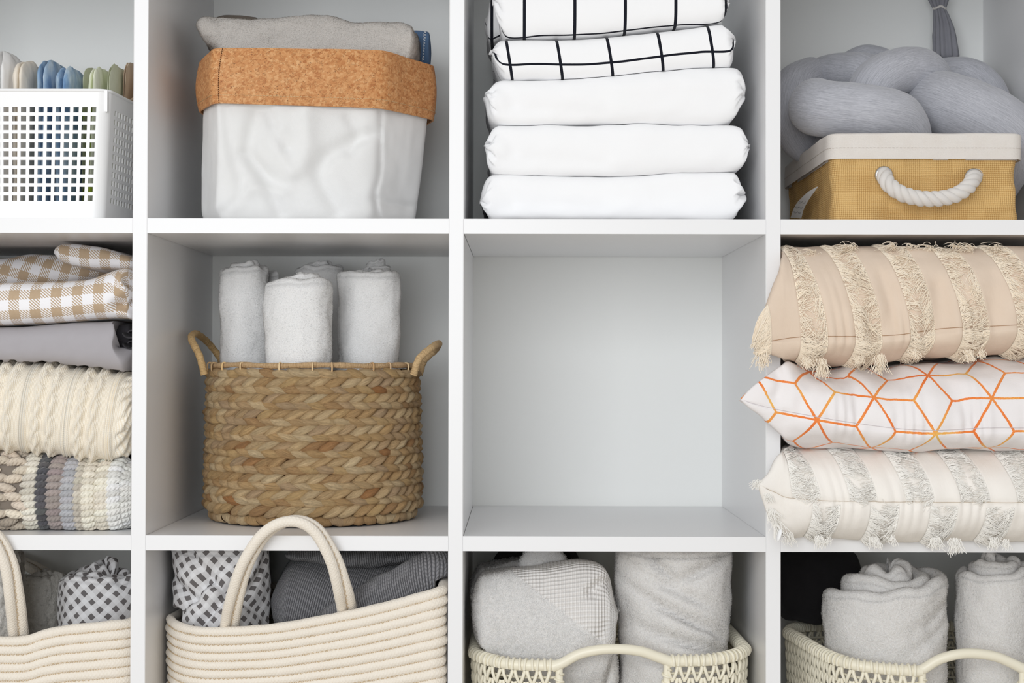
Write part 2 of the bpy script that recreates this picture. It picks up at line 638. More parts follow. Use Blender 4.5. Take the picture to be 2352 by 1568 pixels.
def settle(P, low, eps=.0005):
    """let the underside of a soft thing rest on the top of the thing below it"""
    low = low[np.argsort(low[:, low.shape[1] // 2, 0])]
    xs = low[:, low.shape[1] // 2, 0]
    jm = low.shape[1] // 2
    P = P.copy()
    i = np.clip(np.searchsorted(xs, P[..., 0]), 1, len(xs) - 2)
    for k in np.unique(i):
        m = i == k
        for q in (k - 1, k, k + 1):
            y = low[q, jm:-1, 1]; z = low[q, jm:-1, 2]
            o = np.argsort(y)
            h = np.interp(P[..., 1][m], y[o], z[o], left=-9) + eps
            P[..., 2][m] = np.maximum(P[..., 2][m], h)
    return P


def crease(P, pts, Y, depth, width, flip=True):
    """press a soft groove into the surface along a pixel polyline"""
    c = catmull([at(x, y, Y) for x, y in pts], 60)
    d = np.full(P.shape[:2], 1e9)
    for q in c: d = np.minimum(d, np.hypot(P[..., 0] - q[0], P[..., 2] - q[2]))
    fr = (P[..., 1] < P[..., 1].min() + 0.6 * (P[..., 1].max() - P[..., 1].min()))
    P = P.copy()
    P[..., 1] += depth * np.exp(-(d / width) ** 2) * fr
    return P


def gsoft(P, uv=None, flip=False, cap=True):
    g = Geo(); g.grid(P, uv, flip=flip)
    return g


def roll(cx, cy, z0, z1, R, turns=3.0, th=0.006, start=0.0, tele=0.0, seed=0, amp=0.002, freq=30, nz=34, lean=(0, 0), squash=(1, 1), tops=None, dents=(), wob=0.004, per=64, taper=0.0):
    """a towel rolled up and stood on end: one thick spiral sheet, grid (along the sheet, across it)"""
    nt = int(per * turns)
    t = np.linspace(0, turns * TAU, nt)
    r = R - th * 1.12 * t / TAU - th / 2
    r = np.maximum(r, th * 0.2)
    ang = start + t
    h = z1 + tele * (t / TAU) + wob * perlin(np.stack([np.cos(ang) * 1.3 + t * .12, np.sin(ang) * 1.3, t * 0.05], -1), seed)
    if tops is not None: h = h + tops(ang, t / TAU)
    a = np.linspace(0, np.pi, 9)
    zo = np.linspace(0, 1, nz)
    P = np.zeros((nt, nz + 9 + 5, 3))
    ca, sa = np.cos(ang), np.sin(ang)
    for k in range(nt):
        hh = h[k] - th / 2
        zz = np.concatenate([z0 + (hh - z0) * zo, hh + np.sin(a) * th / 2, np.linspace(hh, max(z0, hh - 0.05), 6)[1:]])
        oo = np.concatenate([np.full(nz, th / 2), np.cos(a) * th / 2, np.full(5, -th / 2)])
        rr = r[k] + oo
        P[k, :, 0] = rr * ca[k]; P[k, :, 1] = rr * sa[k]; P[k, :, 2] = zz
    A = np.arctan2(P[..., 1], P[..., 0]); Rr = np.hypot(P[..., 0], P[..., 1])
    d = amp * fbm(np.stack([P[..., 0] * freq, P[..., 1] * freq, P[..., 2] * freq * .8], -1), seed + 5, 3)
    for (a0, zc, slope, dep, wd, aw) in dents:
        da = (A - a0 + np.pi) % TAU - np.pi
        d = d - dep * np.exp(-((P[..., 2] - (zc + slope * da)) / wd) ** 2) * np.exp(-(da / aw) ** 2) * (Rr > R * 0.8)
    k = (Rr + d) / np.maximum(Rr, 1e-5)
    P[..., 0] *= k * squash[0]; P[..., 1] *= k * squash[1]
    f = (P[..., 2] - z0)
    tp = 1 - taper * (1 - np.clip(f / (z1 - z0), 0, 1))
    P[..., 0] *= tp; P[..., 1] *= tp
    P[..., 0] += cx + lean[0] * f; P[..., 1] += cy + lean[1] * f
    P[..., 2] += 0.5 * d
    return P


# ------------------------------------------------------------------ row 1, column 1: perforated basket of rolled cloths
W['plastic'] = Mat('white_plastic', c255(244, 244, 244), rough=0.38, spec=0.4).mat


def perforated_basket():
    Yf = 0.018
    zt = az(207, Yf, 150); zb = ZAt + 0.0005
    root = thing('storage_basket', (ax(0, Yf), Yf + 0.13, ZAt), 'white plastic basket with square holes, full of rolled cloths, left of the cork bag', 'basket')
    xr = ax(247, Yf); xl = ax(-262, Yf)
    pitch = 20.35 * mm(Yf); hole = 12.6 * mm(Yf)
    # plan: front edge, rounded corners, sides that splay a little towards the back
    rc = 0.014; yb = Yf + 0.25; spl = 0.07
    pts = []
    def arc(cx, cy, a0, a1, n=14):
        for a in np.linspace(a0, a1, n): pts.append((cx + rc * math.cos(a), cy + rc * math.sin(a)))
    arc(xl + rc, Yf + rc, -math.pi + .1, -math.pi / 2)
    arc(xr - rc, Yf + rc, -math.pi / 2, -.1)
    arc(xr - rc + spl * (yb - Yf), yb - rc, .1, math.pi / 2)
    arc(xl + rc - spl * (yb - Yf), yb - rc, math.pi / 2, math.pi - .1)
    pl = np.array(pts + [pts[0]])
    L = np.concatenate([[0], np.cumsum(np.linalg.norm(np.diff(pl, axis=0), axis=1))])
    # breakpoints along the perimeter: holes on the long straight runs
    br = list(L); holes = []
    z_first = az(460.5, Yf, 150); nrow = 11
    x_last = ax(219.5, Yf)
    for k in range(len(L) - 1):
        seg = L[k + 1] - L[k]
        if seg < 0.1: continue
        if abs(pl[k][1] - Yf) < 1e-6 and abs(pl[k + 1][1] - Yf) < 1e-6:
            e = L[k] + (x_last - pl[k][0]); s = e - hole
            while s > L[k] + 0.008:
                holes.append((s, s + hole)); s -= pitch
        else:
            m = 0.012; cnt = int((seg - 2 * m) / pitch); s0 = L[k] + (seg - cnt * pitch) / 2
            for q in range(cnt): holes.append((s0 + q * pitch, s0 + q * pitch + hole))
    for s, e in holes: br += [s, e]
    br = np.unique(np.round(br, 7))
    zs = [zb]; hz = []
    for q in range(nrow):
        a = z_first + q * pitch; hz.append((a, a + hole)); zs += [a, a + hole]
    zs += [zt - 0.006, zt]; zs = np.array(zs)
    cen = pl.mean(0)
    X = np.interp(br, L, pl[:, 0]); Y = np.interp(br, L, pl[:, 1])
    g = Geo()
    th = 0.0017
    taper = lambda z: 1 - 0.055 * (zt - z) / (zt - zb)
    def shell(off):
        P = np.zeros((len(br), len(zs), 3))
        k = taper(zs)[None]
        P[..., 0] = cen[0] + (X - cen[0])[:, None] * k; P[..., 1] = cen[1] + (Y - cen[1])[:, None] * (0.35 + 0.65 * k); P[..., 2] = zs[None]
        d = np.stack([P[..., 0] - cen[0], P[..., 1] - cen[1]], -1)
        n = np.zeros_like(d)
        tx = np.gradient(X); ty = np.gradient(Y); nn = np.stack([ty, -tx], -1); nn /= np.linalg.norm(nn, axis=1)[:, None] + 1e-12
        P[..., 0] -= off * nn[:, None, 0]; P[..., 1] -= off * nn[:, None, 1]
        return P
    mid = (br[:-1] + br[1:]) / 2; zm = (zs[:-1] + zs[1:]) / 2
    hu = np.zeros(len(mid), bool)
    for s, e in holes: hu |= (mid > s) & (mid < e)
    hv = np.zeros(len(zm), bool)
    for s, e in hz: hv |= (zm > s) & (zm < e)
    solid = ~(hu[:, None] & hv[None])
    A, B = shell(0), shell(th)
    nu, nv = A.shape[:2]
    g.grid(A, mask=solid, flip=False); g.grid(B, mask=solid, flip=True)
    # the edges of each hole
    off = nu * nv
    idx = np.arange(nu * nv).reshape(nu, nv)
    Q = []
    for i in range(nu - 1):
        for j in range(nv - 1):
            if solid[i, j]: continue
            c = [idx[i, j], idx[i + 1, j], idx[i + 1, j + 1], idx[i, j + 1]]
            for q in range(4):
                a, b = c[q], c[(q + 1) % 4]
                Q.append((a, b, b + off, a + off))
    g.Q.append(np.array(Q))
    part('basket_wall', g, W['plastic'], root, smooth_=False)
    # turned-over rim
    rim = np.stack([pl[:-1, 0], pl[:-1, 1], np.full(len(pl) - 1, zt)], 1)
    rl = np.vstack([rim, rim[:1]]); Lr = np.concatenate([[0], np.cumsum(np.linalg.norm(np.diff(rl, axis=0), axis=1))])
    dense = np.stack([np.interp(np.linspace(0, Lr[-1], 321)[:-1], Lr, rl[:, q]) for q in range(3)], 1)
    r1 = dense.copy()
    g = Geo().tube(dense, 0.0018, 8, closed=True, upv=(0, 0, 1), flat=1.0)
    part('rim', g, W['plastic'], root)
    a = A[np.argmin(np.abs(X - xr) + np.abs(Y - Yf - rc))]
    xk = xr - rc * 0.25; yk = Yf + rc * 0.18
    part('corner_rib', Geo().box((xk - .0016, yk - .0022, zt - 0.024), (xk + .0016, yk + .004, zt)), W['plastic'], root, smooth_=False)
    part('basket_floor', Geo().box((xl + .012, Yf + .008, zb), (xr - .012, yb - .008, zb + .002)), W['plastic'], root, smooth_=False)
    return Yf, zt, zb


BY, BZT, BZB = perforated_basket()


def cloth_print(name, base, stops, scale, dots=None, streak=1.0):
    m = Mat(name, rough=0.9, spec=0.12, sheen=0.1)
    u, v = m.uv()
    n = m.noise(m.vec(u * scale, v * scale * streak), 1.0, 4, 0.6)
    col = m.ramp(n, stops)
    if dots:
        d = m.voronoi(m.vec(u, v), dots[0], rnd=0.75)
        col = m.mix(d.lt(dots[1]), col, dots[2])
    m.color(col)
    m.bump(weave(m, 0.0007), 0.0001, 0.5)
    m.bump(m.noise(scale=60, detail=3), 0.0015, 0.5)
    return m.mat


W['roll_white'] = cloth('cotton_white_rolled', c255(246, 245, 244), c255(236, 234, 232), wr=0.002)
W['roll_cream'] = cloth('cotton_cream_rolled', c255(247, 240, 228), c255(240, 228, 210), wr=0.003)
W['batik'] = cloth_print('blue_batik', None, [(0.25, c255(86, 122, 168)), (0.42, c255(134, 166, 200)), (0.56, c255(176, 198, 218)), (0.72, c255(216, 226, 230))], 60, streak=.35)
W['green_dot'] = cloth_print('cream_green_dots', None, [(0.3, c255(240, 242, 222)), (0.8, c255(226, 232, 200))], 30, dots=(42, 0.33, c255(176, 200, 62)))
W['pale_green'] = cloth_print('pale_green_cotton', None, [(0.3, c255(238, 240, 216)), (0.8, c255(222, 228, 196))], 30)
W['beige_linen'] = cloth('beige_linen', c255(226, 205, 180), c255(210, 188, 162), wr=0.002)


def cloth_bundle(px0, px1, ytop, Yc, mat, label, seed, lobes=2, lean=0.0, notch=0.7, dep=0.055, name='rolled_cloth', lim=None):
    """a cloth folded into a pad and stood on edge: lobes of the fold with a deep crease between them"""
    x0, x1 = ax(px0, Yc - dep), ax(px1, Yc - dep)
    cx, hx = (x0 + x1) / 2, (x1 - x0) / 2
    zt = az(ytop, Yc - dep)
    z0 = BZB + 0.003
    nu, nv = 96, 54
    a = np.linspace(0, TAU, nu) + np.pi / 2
    h = np.concatenate([np.linspace(0, 0.86, 26), 0.86 + 0.14 * np.sin(np.linspace(0, np.pi / 2, nv - 25))[1:]])  # rounded top
    P = np.zeros((nu, nv, 3))
    ca, sa = np.cos(a), np.sin(a)
    ex = np.sign(ca) * np.abs(ca) ** 0.8; ey = np.sign(sa) * np.abs(sa) ** 0.7
    # crease on the front, at x = off
    rng = np.random.default_rng(seed)
    off = rng.uniform(-.15, .25)
    for j in range(nv):
        hh = h[j]
        w = 1.0 if hh < 0.86 else math.sqrt(max(0, 1 - ((hh - .86) / .14) ** 2))
        w = max(w, 0.0)
        P[:, j, 0] = cx + hx * ex * w * (.86 + .14 * min(1, hh * 1.6)) - .006 * max(0, 1 - hh * 1.6) * (cx > ax(200, Yc)) + lean * (hh - .5) * 0.05
        cr = np.exp(-((ex - off) / 0.11) ** 2) * (sa < 0) * min(1, 0.35 + hh)
        P[:, j, 1] = Yc + dep * ey * (0.25 + 0.75 * w) + notch * dep * cr * 0.75
        ztop = zt - (0.012 * (1 - np.abs(ex - off) ** .7) * (lobes > 1) - 0.008) * 0
        P[:, j, 2] = z0 + (zt - z0) * hh - 0.013 * np.exp(-((ex * w - off) / 0.16) ** 2) * smooth(hh, .7, 1.0) * (lobes > 1)
    P = displace(P, 0.0022, (45, 45, 25), seed)
    wall = ax(247, BY) - .0058 + .07 * (P[..., 1] - BY) - .0085 * np.clip((BZT - P[..., 2]) / (BZT - BZB), 0, 1)
    hi = np.minimum(lim[1], np.where(P[..., 2] < BZT + .006, wall, 9)); lo = max(lim[0], -9)
    mid = (max(lo, x0) + min(hi.min(), x1)) / 2
    fr = np.minimum(1, (hi - mid) / (P[..., 0].max() - mid)); fl = min(1, (mid - lo) / (mid - P[..., 0].min()))
    P[..., 0] = mid + (P[..., 0] - mid) * np.where(P[..., 0] > mid, fr, fl)
    P[..., 2] = np.maximum(P[..., 2], BZB + .003)
    g = Geo(); g.grid(P, flip=False)
    o = part(name, g, mat)
    return tag(o, label, 'cloth', 'rolled cloths in the perforated basket')


by = BY
bundles = [
    (-130, -60, 118, by + .09, 'roll_white', 'white rolled cloth at the far left edge of the perforated basket', 30, 1, 0),
    (-62, 22, 106, by + .10, 'roll_white', 'white rolled cloth beside the cream one in the perforated basket', 31, 1, 0),
    (12, 66, 126, by + .075, 'roll_cream', 'cream puffy rolled cloth left of the blue cloths in perforated basket', 32, 2, 0),
    (60, 119, 123, by + .085, 'batik', 'blue batik cloth next to the cream roll, the left of two blue cloths', 33, 2, 0),
    (102, 180, 140, by + .07, 'batik', 'blue batik cloth beside the green dotted cloth, right of two blue cloths', 34, 2, 0),
    (166, 190, 139, by + .11, 'green_dot', 'narrow cream and green cloth squeezed between blue and dotted cloths', 35, 2, 0),
    (186, 230, 142, by + .08, 'green_dot', 'cream cloth with lime green dots folded in the perforated basket', 36, 2, 0),
    (226, 264, 133, by + .10, 'pale_green', 'plain pale green folded cloth between dotted and beige cloths', 37, 2, .2),
    (262, 294, 128, by + .15, 'beige_linen', 'beige linen cloth standing behind at the right of the perforated basket', 38, 2, .2),
    (283, 322, 142, by + .145, 'beige_linen', 'beige linen cloth at the right corner of the perforated basket', 39, 1, .5),
]
fx = lambda q, k: ax(bundles[q][k], bundles[q][3] - .055)
for q, a in enumerate(bundles):
    lim = ((fx(q - 1, 1) + fx(q, 0)) / 2 + .0005 if q else -9, (fx(q, 1) + fx(q + 1, 0)) / 2 - .0005 if q + 1 < len(bundles) else 9)
    cloth_bundle(a[0], a[1], a[2], a[3], W[a[4]], a[5], a[6], a[7], a[8], lim=lim)


# ------------------------------------------------------------------ row 1, column 2: canvas bag with a cork cuff
def cork():
    m = Mat('cork_fabric', rough=0.55, spec=0.3)
    u, v = m.uv()
    w = m.noise(m.vec(u, v), 90, 3, 0.6)
    w2 = m.noise(m.vec(u, v), 420, 2, 0.6); vv = m.vec(u + w * 0.006 + w2 * .003, v * 1.25 + w * 0.004 + w2 * .003)
    cell = m.voronoi(vv, 380, out='Color')
    edge = m.voronoi(vv, 380, feature='DISTANCE_TO_EDGE')
    big = m.voronoi(vv, 130, out='Color')
    fine = m.noise(m.vec(u, v), 900, 3, 0.7)
    col = m.ramp((cell * 0.55 + big * 0.25 + fine * 0.2), [(0.1, c255(176, 112, 64)), (0.4, c255(200, 140, 88)), (0.65, c255(210, 154, 102)), (0.95, c255(224, 176, 126))])
    crack = (edge.lt(0.05)) * (m.noise(m.vec(u, v), 160, 2).gt(0.52))
    col = m.mix(crack * 0.3, col, c255(124, 76, 40))
    sp = m.voronoi(m.vec(u * 0.8, v * 1.4), 420, rnd=1.0).lt(0.17) * m.noise(m.vec(u, v), 200, 1).gt(0.53)
    col = m.mix(sp, col, c255(78, 42, 20))
    m.color(col)
    m.bump(cell * 0.5 + fine * 0.5 - crack * 0.6, 0.0006, 0.6)
    return m.mat


W['cork'] = cork()
W['canvas'] = cloth('white_canvas', c255(244, 244, 243), c255(238, 238, 237), pitch=0.0011, wd=0.0002)
W['thread'] = Mat('cream_thread', c255(226, 196, 150), rough=0.8).mat
W['thread_dark'] = Mat('brown_thread', c255(98, 58, 28), rough=0.8).mat


def ring(pl, n, rc=0.22):
    """rounded closed outline through plan corners"""
    pl = np.asarray(pl, float); out = []
    m = len(pl)
    for k in range(m):
        p, a, b = pl[k], pl[k - 1], pl[(k + 1) % m]
        q0 = p + (a - p) * rc; q1 = p + (b - p) * rc
        for t in np.linspace(0, 1, 8): out.append((1 - t) ** 2 * q0 + 2 * t * (1 - t) * p + t * t * q1)
    out = np.array(out + [out[0]])
    L = np.concatenate([[0], np.cumsum(np.linalg.norm(np.diff(out, axis=0), axis=1))])
    s = np.linspace(0, L[-1], n)
    return np.stack([np.interp(s, L, out[:, k]) for k in range(out.shape[1])], 1)


def cork_bag():
    # plan corners: (pixel x at cuff bottom, depth, cuff bottom y, cuff top y)
    cor = [(520, 0.30, 285, 190), (466, 0.11, 258, 148), (499, 0.035, 238, 112), (869, 0.075, 250, 116), (988, 0.165, 276, 152), (950, 0.33, 300, 190)]
    B = np.array([[*at(x, yb, Y)] for x, Y, yb, yt in cor]); Tt = np.array([[*at(x, yt, Y)] for x, Y, yb, yt in cor])
    root = thing('fabric_bin', (ax(725, .18), 0.18, ZAt), 'white canvas storage bag with a folded cork cuff, grey towel inside', 'storage bag')
    n = 240
    Rb = ring(B, n, 0.09)           # cuff bottom outline
    z0 = ZAt + 0.0008
    nz = 70
    h = np.linspace(0, 1, nz)
    cen = Rb[:, :2].mean(0)
    P = np.zeros((n, nz, 3))
    for j, hh in enumerate(h):
        k = 0.975 + 0.02 * hh - 0.065 * (1 - np.minimum(1, hh / 0.12)) ** 2
        P[:, j, 0] = cen[0] - 0.004 * (1 - hh) + (Rb[:, 0] - cen[0]) * (k - 0.07 * (1 - hh) * smooth(Rb[:, 0], cen[0], cen[0] + .1))
        P[:, j, 1] = cen[1] + (Rb[:, 1] - cen[1]) * k
        P[:, j, 2] = z0 + (Rb[:, 2] + 0.02 - z0) * hh
    # wrinkles
    P = displace(P, 0.0036, (9, 9, 7), 4, 2)
    P = displace(P, 0.0007, (40, 40, 26), 9, 2)
    for pts, d, w in (([(590, 255), (572, 330), (588, 378), (640, 425)], .008, .008), ([(612, 250), (634, 300), (655, 338)], .007, .006), ([(770, 478), (728, 385), (790, 325), (850, 300)], .008, .009), ([(640, 486), (602, 402), (560, 352)], .007, .007),
                      ([(868, 245), (866, 380), (855, 440), (864, 500)], .0055, .0028), ([(700, 260), (705, 330), (690, 380)], -.008, .011), ([(530, 470), (580, 432), (640, 436)], -.006, .009), ([(855, 448), (900, 455), (945, 450)], .005, .005),
                      ([(520, 250), (535, 350), (555, 440), (500, 495)], .005, .006), ([(800, 262), (815, 300), (800, 340)], .006, .007), ([(640, 300), (648, 360), (668, 400)], -.006, .008)):
        P = crease(P, pts, 0.05, d, w)
    P[..., 2] = np.maximum(P[..., 2], z0)
    g = Geo(); g.grid(P)
    part('canvas_body', g, W['canvas'], root)
    part('canvas_base', Geo().add(np.vstack([P[:-1, 0], P[:-1, 0].mean(0)]), T=[(i, (i + 1) % (n - 1), n - 1) for i in range(n - 1)]), W['canvas'], root)
    # cuff
    Rt = ring(Tt, n, 0.10)
    Rb2 = ring(B, n, 0.12)
    ca = np.zeros((n, 24, 3))
    for j, t in enumerate(np.linspace(0, 1, 24)):
        q = Rb2 * (1 - t) + Rt * t
        off = 0.006 + 0.004 * math.sin(t * math.pi)
        d = q[:, :2] - cen; d = d / np.linalg.norm(d, axis=1)[:, None]
        ca[:, j, :2] = q[:, :2] + d * off; ca[:, j, 2] = q[:, 2]
    ca = displace(ca, 0.0012, (20, 20, 12), 12, 2)
    uv = grid_uv(ca)
    inner = ca.copy(); d = inner[..., :2] - cen; d /= np.linalg.norm(d, axis=2)[..., None]; inner[..., :2] -= d * 0.0022
    g = Geo(); g.grid(ca, uv); g.grid(inner, uv, flip=True)
    for j in (0, -1):
        e = np.stack([ca[:, j], inner[:, j]], 1); g.grid(e, np.stack([uv[:, j], uv[:, j]], 1), flip=(j == 0))
    cuff = part('cork_cuff', g, W['cork'], root)
    # stitch line near the lower edge of the cuff, and the dark side seam
    g = Geo()
    line = ca[:, 3] * .55 + ca[:, 4] * .45
    L = np.concatenate([[0], np.cumsum(np.linalg.norm(np.diff(line, axis=0), axis=1))])
    s = 0.0
    while s < L[-1] - 0.004:
        a = np.array([np.interp([s, s + .0013, s + .0026], L, line[:, k]) for k in range(3)]).T
        dd = a[:, :2] - cen; dd /= np.linalg.norm(dd, axis=1)[:, None]; a[:, :2] += dd * 0.0004
        g.tube(a, 0.00035, 5, caps=False); s += 0.0038
    part('stitching', g, W['thread'], cuff, label='pale dashed stitch line on cork')
    i = np.argmin(np.abs(ca[:, 10, 0] - ax(500, .035)) + (ca[:, 10, 1] > .1))
    g = Geo()
    sm = ca[i]; q = catmull(sm, 130)
    for k in range(0, 128, 5):
        a = q[k:k + 4].copy(); a[:, 1] -= 0.0006
        g.tube(a, 0.0005, 5, caps=False)
    part('side_seam', g, W['thread_dark'], cuff, label='dark brown seam stitched on cork')
    return ca


CUFF = cork_bag()
W['towel_grey'] = terry('warm_grey_terry', c255(224, 219, 213), c255(198, 192, 186), 900, 0.0007)
W['towel_grey_f'] = fibre('warm_grey_pile', c255(226, 221, 215))
P = slab([(448, 48), (462, 36), (500, 37), (560, 40), (620, 40), (680, 34), (720, 30), (770, 36), (815, 50), (870, 50), (925, 50), (954, 60)],
         [(448, 70), (470, 95), (492, 112), (560, 165), (720, 170), (880, 170), (930, 160), (945, 140)], 0.115, 0.21, rf=0.022, e=0.9, nu=150, na=60, ends=(.012, .006), amp=.0018, freq=(30, 30, 40), seed=21)
P = crease(P, [(715, 45), (700, 75), (640, 90)], .12, .008, .014)
P = crease(P, [(500, 45), (520, 80), (500, 110)], .12, .004, .010)
rt = thing('folded_towel', (ax(700, .16), .16, P[..., 2].min()), 'warm grey terry towel folded in the top of the cork bag', 'towel')
part('towel_body', gsoft(P), W['towel_grey'], rt)
part('pile', fuzz(P, 30000, .0014, .0005, 1), W['towel_grey_f'], rt, kind='stuff')
W['dkgrey'] = cloth('dark_grey_cotton', c255(118, 112, 110), c255(98, 92, 90))
W['bluecloth'] = cloth('blue_cotton', c255(102, 130, 164), c255(84, 112, 148), pitch=0.0012, wd=.0003)
Pq = slab([(862, 82), (900, 75), (945, 73), (964, 76)], [(862, 150), (900, 160), (940, 160), (962, 150)], 0.2155, 0.236, rf=.006, nu=50, ends=(.006, .004), seed=22)
tag(part('folded_cloth', gsoft(Pq), W['dkgrey']), 'dark grey cloth between grey towel and blue cloth in cork bag', 'cloth')
Pq = slab([(905, 78), (940, 70), (975, 70), (988, 74)], [(905, 150), (940, 155), (970, 155), (984, 148)], 0.241, 0.275, rf=.008, nu=50, ends=(.006, .002), seed=23)
rt = thing('folded_cloth', (ax(950, .25), .25, Pq[..., 2].min()), 'blue cloth with a white stitched edge at the right of the cork bag', 'cloth')
part('cloth_body', gsoft(Pq), W['bluecloth'], rt)
g = Geo()
for k in range(11):
    p = at(976 - k * .4, 74 + k * 6.2, 0.243)
    g.tube([p + (-.0014, -.001, .001), p + (0, -.0025, 0), p + (.0012, -.001, -.001)], .0005, 5)
    g.tube([p + (-.0014, -.001, -.0014), p + (0, -.0025, -.0012), p + (.0012, -.001, .0006)], .0004, 5)
part('edge_stitching', g, Mat('white_thread', c255(230, 234, 238)).mat, rt, label='white zigzag stitching')
Pq = slab([(468, 62), (500, 36), (545, 34), (600, 40)], [(472, 105), (492, 122), (560, 150), (600, 150)], 0.217, 0.25, rf=.01, nu=60, ends=(.008, .008), seed=24)
tag(part('folded_cloth', gsoft(Pq), cloth('brown_grey_cotton', c255(120, 110, 100), c255(100, 92, 84))), 'brown grey cloth showing behind the left end of the grey towel', 'cloth')


# ------------------------------------------------------------------ row 1, column 3: stack of folded linens
def linen_mat(name, grid=None):
    m = Mat(name, rough=0.85, spec=0.15, sheen=0.08)
    u, v = m.uv()
    base = c255(249, 249, 250)
    if grid:
        pu, pv, ou, ov, wu, wv = grid
        a = (((u - ou) / pu + 0.5).frac() - 0.5).abs().lt(wu / pu / 2)
        b = (((v - ov) / pv + 0.5).frac() - 0.5).abs().lt(wv / pv / 2)
        m.color(m.mix(a.max(b), base, c255(22, 24, 34)))
    else:
        m.color(base)
    m.bump(m.noise(scale=26, detail=3), 0.0025, 0.45)
    m.bump(m.noise(m.vec(u * 120, v * 40), 1.0, 2), 0.0006, 0.35)
    m.bump(weave(m, 0.0008), 0.00008, 0.4)
    return m.mat


W['linen'] = linen_mat('white_cotton_sheet')
bumpy = lambda seed, a: (lambda sz: a * (perlin(np.stack([sz * 2.3, 0 * sz, 0 * sz], -1), seed) + .5 * np.sin(sz * 7 + seed) + .35 * np.sin(sz * 17 + seed * 2)))


def uv_front(P, Yf, x_ref_px, flipv=False):
    """uv: x in metres from a pixel column, v from the lower edge of the front face upwards"""
    uv = grid_uv(P)
    d = np.linalg.norm(np.diff(P, axis=1), axis=2); d = np.concatenate([np.zeros((P.shape[0], 1)), np.cumsum(d, 1)], 1)
    j0 = 7
    uv[..., 1] = d - d[:, j0:j0 + 1]
    uv[..., 0] = P[..., 0] - ax(x_ref_px, Yf)
    return uv


stack = [
    ('bottom white folded sheet in the stack of linens, resting on the shelf', [(1110, 455), (1125, 408), (1160, 402), (1300, 402), (1420, 405), (1560, 397), (1680, 393), (1704, 410)],
     [(1110, 470), (1125, 502), (1200, 504), (1450, 505), (1660, 506), (1704, 480)], 'linen', 41, (-.004, .005)),
    ('middle white folded sheet in the stack, the widest of the linens', [(1121, 318), (1140, 292), (1180, 287), (1400, 285), (1600, 285), (1690, 285), (1722, 316)],
     [(1121, 350), (1145, 400), (1300, 402), (1420, 405), (1560, 397), (1690, 392), (1722, 350)], 'linen', 42, (-.005, .003)),
    ('upper white folded sheet lying under the black grid linens', [(1121, 208), (1150, 184), (1220, 181), (1330, 178), (1500, 165), (1620, 157), (1690, 158), (1705, 180)],
     [(1121, 225), (1150, 284), (1300, 285), (1500, 286), (1660, 285), (1705, 245)], 'linen', 43, (-.005, .004)),
]
LOW = None
for lab, tp, bt, mk, seed, (el, er) in stack:
    P = slab(tp, bt, 0.03 + .002 * (seed % 3), 0.33, rf=0.024, e=0.66, nu=190, na=60, ends=(.010, .010), nend=.6, amp=.0022, freq=(11, 11, 20), seed=seed, lend=bumpy(seed, abs(el)), rend=bumpy(seed + 3, er))
    P = crease(P, [(1125 + seed % 3 * 5, (tp[1][1] + 12)), (1165, tp[1][1] + 30), (1180, tp[1][1] + 55)], .04, .003, .008)
    P = crease(P, [(1150, bt[1][1] - 25), (1260, bt[1][1] - 30), (1380, bt[1][1] - 22)], .04, .0028, .010)
    P = np.stack([P[..., 0], P[..., 1], np.maximum(P[..., 2], ZAt + .0006)], -1) if LOW is None else settle(P, LOW)
    LOW = P
    tag(part('folded_sheet', gsoft(P), W[mk]), lab, 'bed linen', 'folded linens in the stack')
Yl = 0.033
P = slab([(1129, 112), (1140, 94), (1200, 90), (1300, 90), (1400, 84), (1470, 77), (1580, 65), (1640, 56), (1675, 55), (1687, 68)],
         [(1129, 130), (1150, 180), (1220, 182), (1300, 183), (1400, 180), (1500, 168), (1600, 157), (1670, 152), (1687, 110)], Yl, 0.32, rf=.022, e=.75, nu=170, na=56, ends=(.014, .010), amp=.0014, freq=(9, 9, 14), seed=45,
         lend=bumpy(45, .004), rend=bumpy(48, .003), shear=lambda dz: -dz * .16)
uv = uv_front(P, Yl, 1168)
Ps = settle(P, LOW); LOW = Ps
uv[..., 0] -= (P[..., 2] - P[..., 2].mean(1, keepdims=True)) * -.16
pu = 116.5 * mm(Yl)
W['grid4'] = linen_mat('white_black_grid_sheet', (pu, pu, 0.0, 0.030, 0.0034, 0.0026))
tag(part('folded_sheet', gsoft(Ps, uv), W['grid4']), 'white sheet with black grid lines, the lower of two grid linens', 'bed linen', 'folded linens in the stack')
P = slab([(1137, -5), (1150, -28), (1300, -32), (1500, -30), (1650, -35), (1674, -15)],
         [(1137, 20), (1160, 90), (1250, 88), (1380, 82), (1450, 75), (1560, 63), (1650, 55), (1674, 20)], Yl + .003, 0.32, rf=.024, e=.75, nu=170, na=56, ends=(.012, .010), amp=.0014, freq=(9, 9, 14), seed=47,
         lend=bumpy(52, .004), rend=bumpy(49, .003))
uv = uv_front(P, Yl, 1203)
Ps = settle(P, LOW, .002)
W['grid5'] = linen_mat('white_black_grid_sheet_top', (pu, pu, 0.0, 0.014, 0.0036, 0.0026))
rt = tag(part('folded_sheet', gsoft(Ps, uv), W['grid5']), 'white sheet with black grid lines on top of the linen stack', 'bed linen', 'folded linens in the stack')
# the loose corner of the top grid sheet that hangs out further back on the left
Pq = slab([(1118, 20), (1126, -10), (1150, -20), (1170, -20)], [(1114, 70), (1122, 95), (1140, 92), (1170, 80)], 0.12, 0.30, rf=.02, nu=40, ends=(.008, .01), seed=50, amp=.003, freq=(30, 30, 30))
part('back_corner', gsoft(Pq, uv_front(Pq, .12, 1128)), W['grid5'], rt)

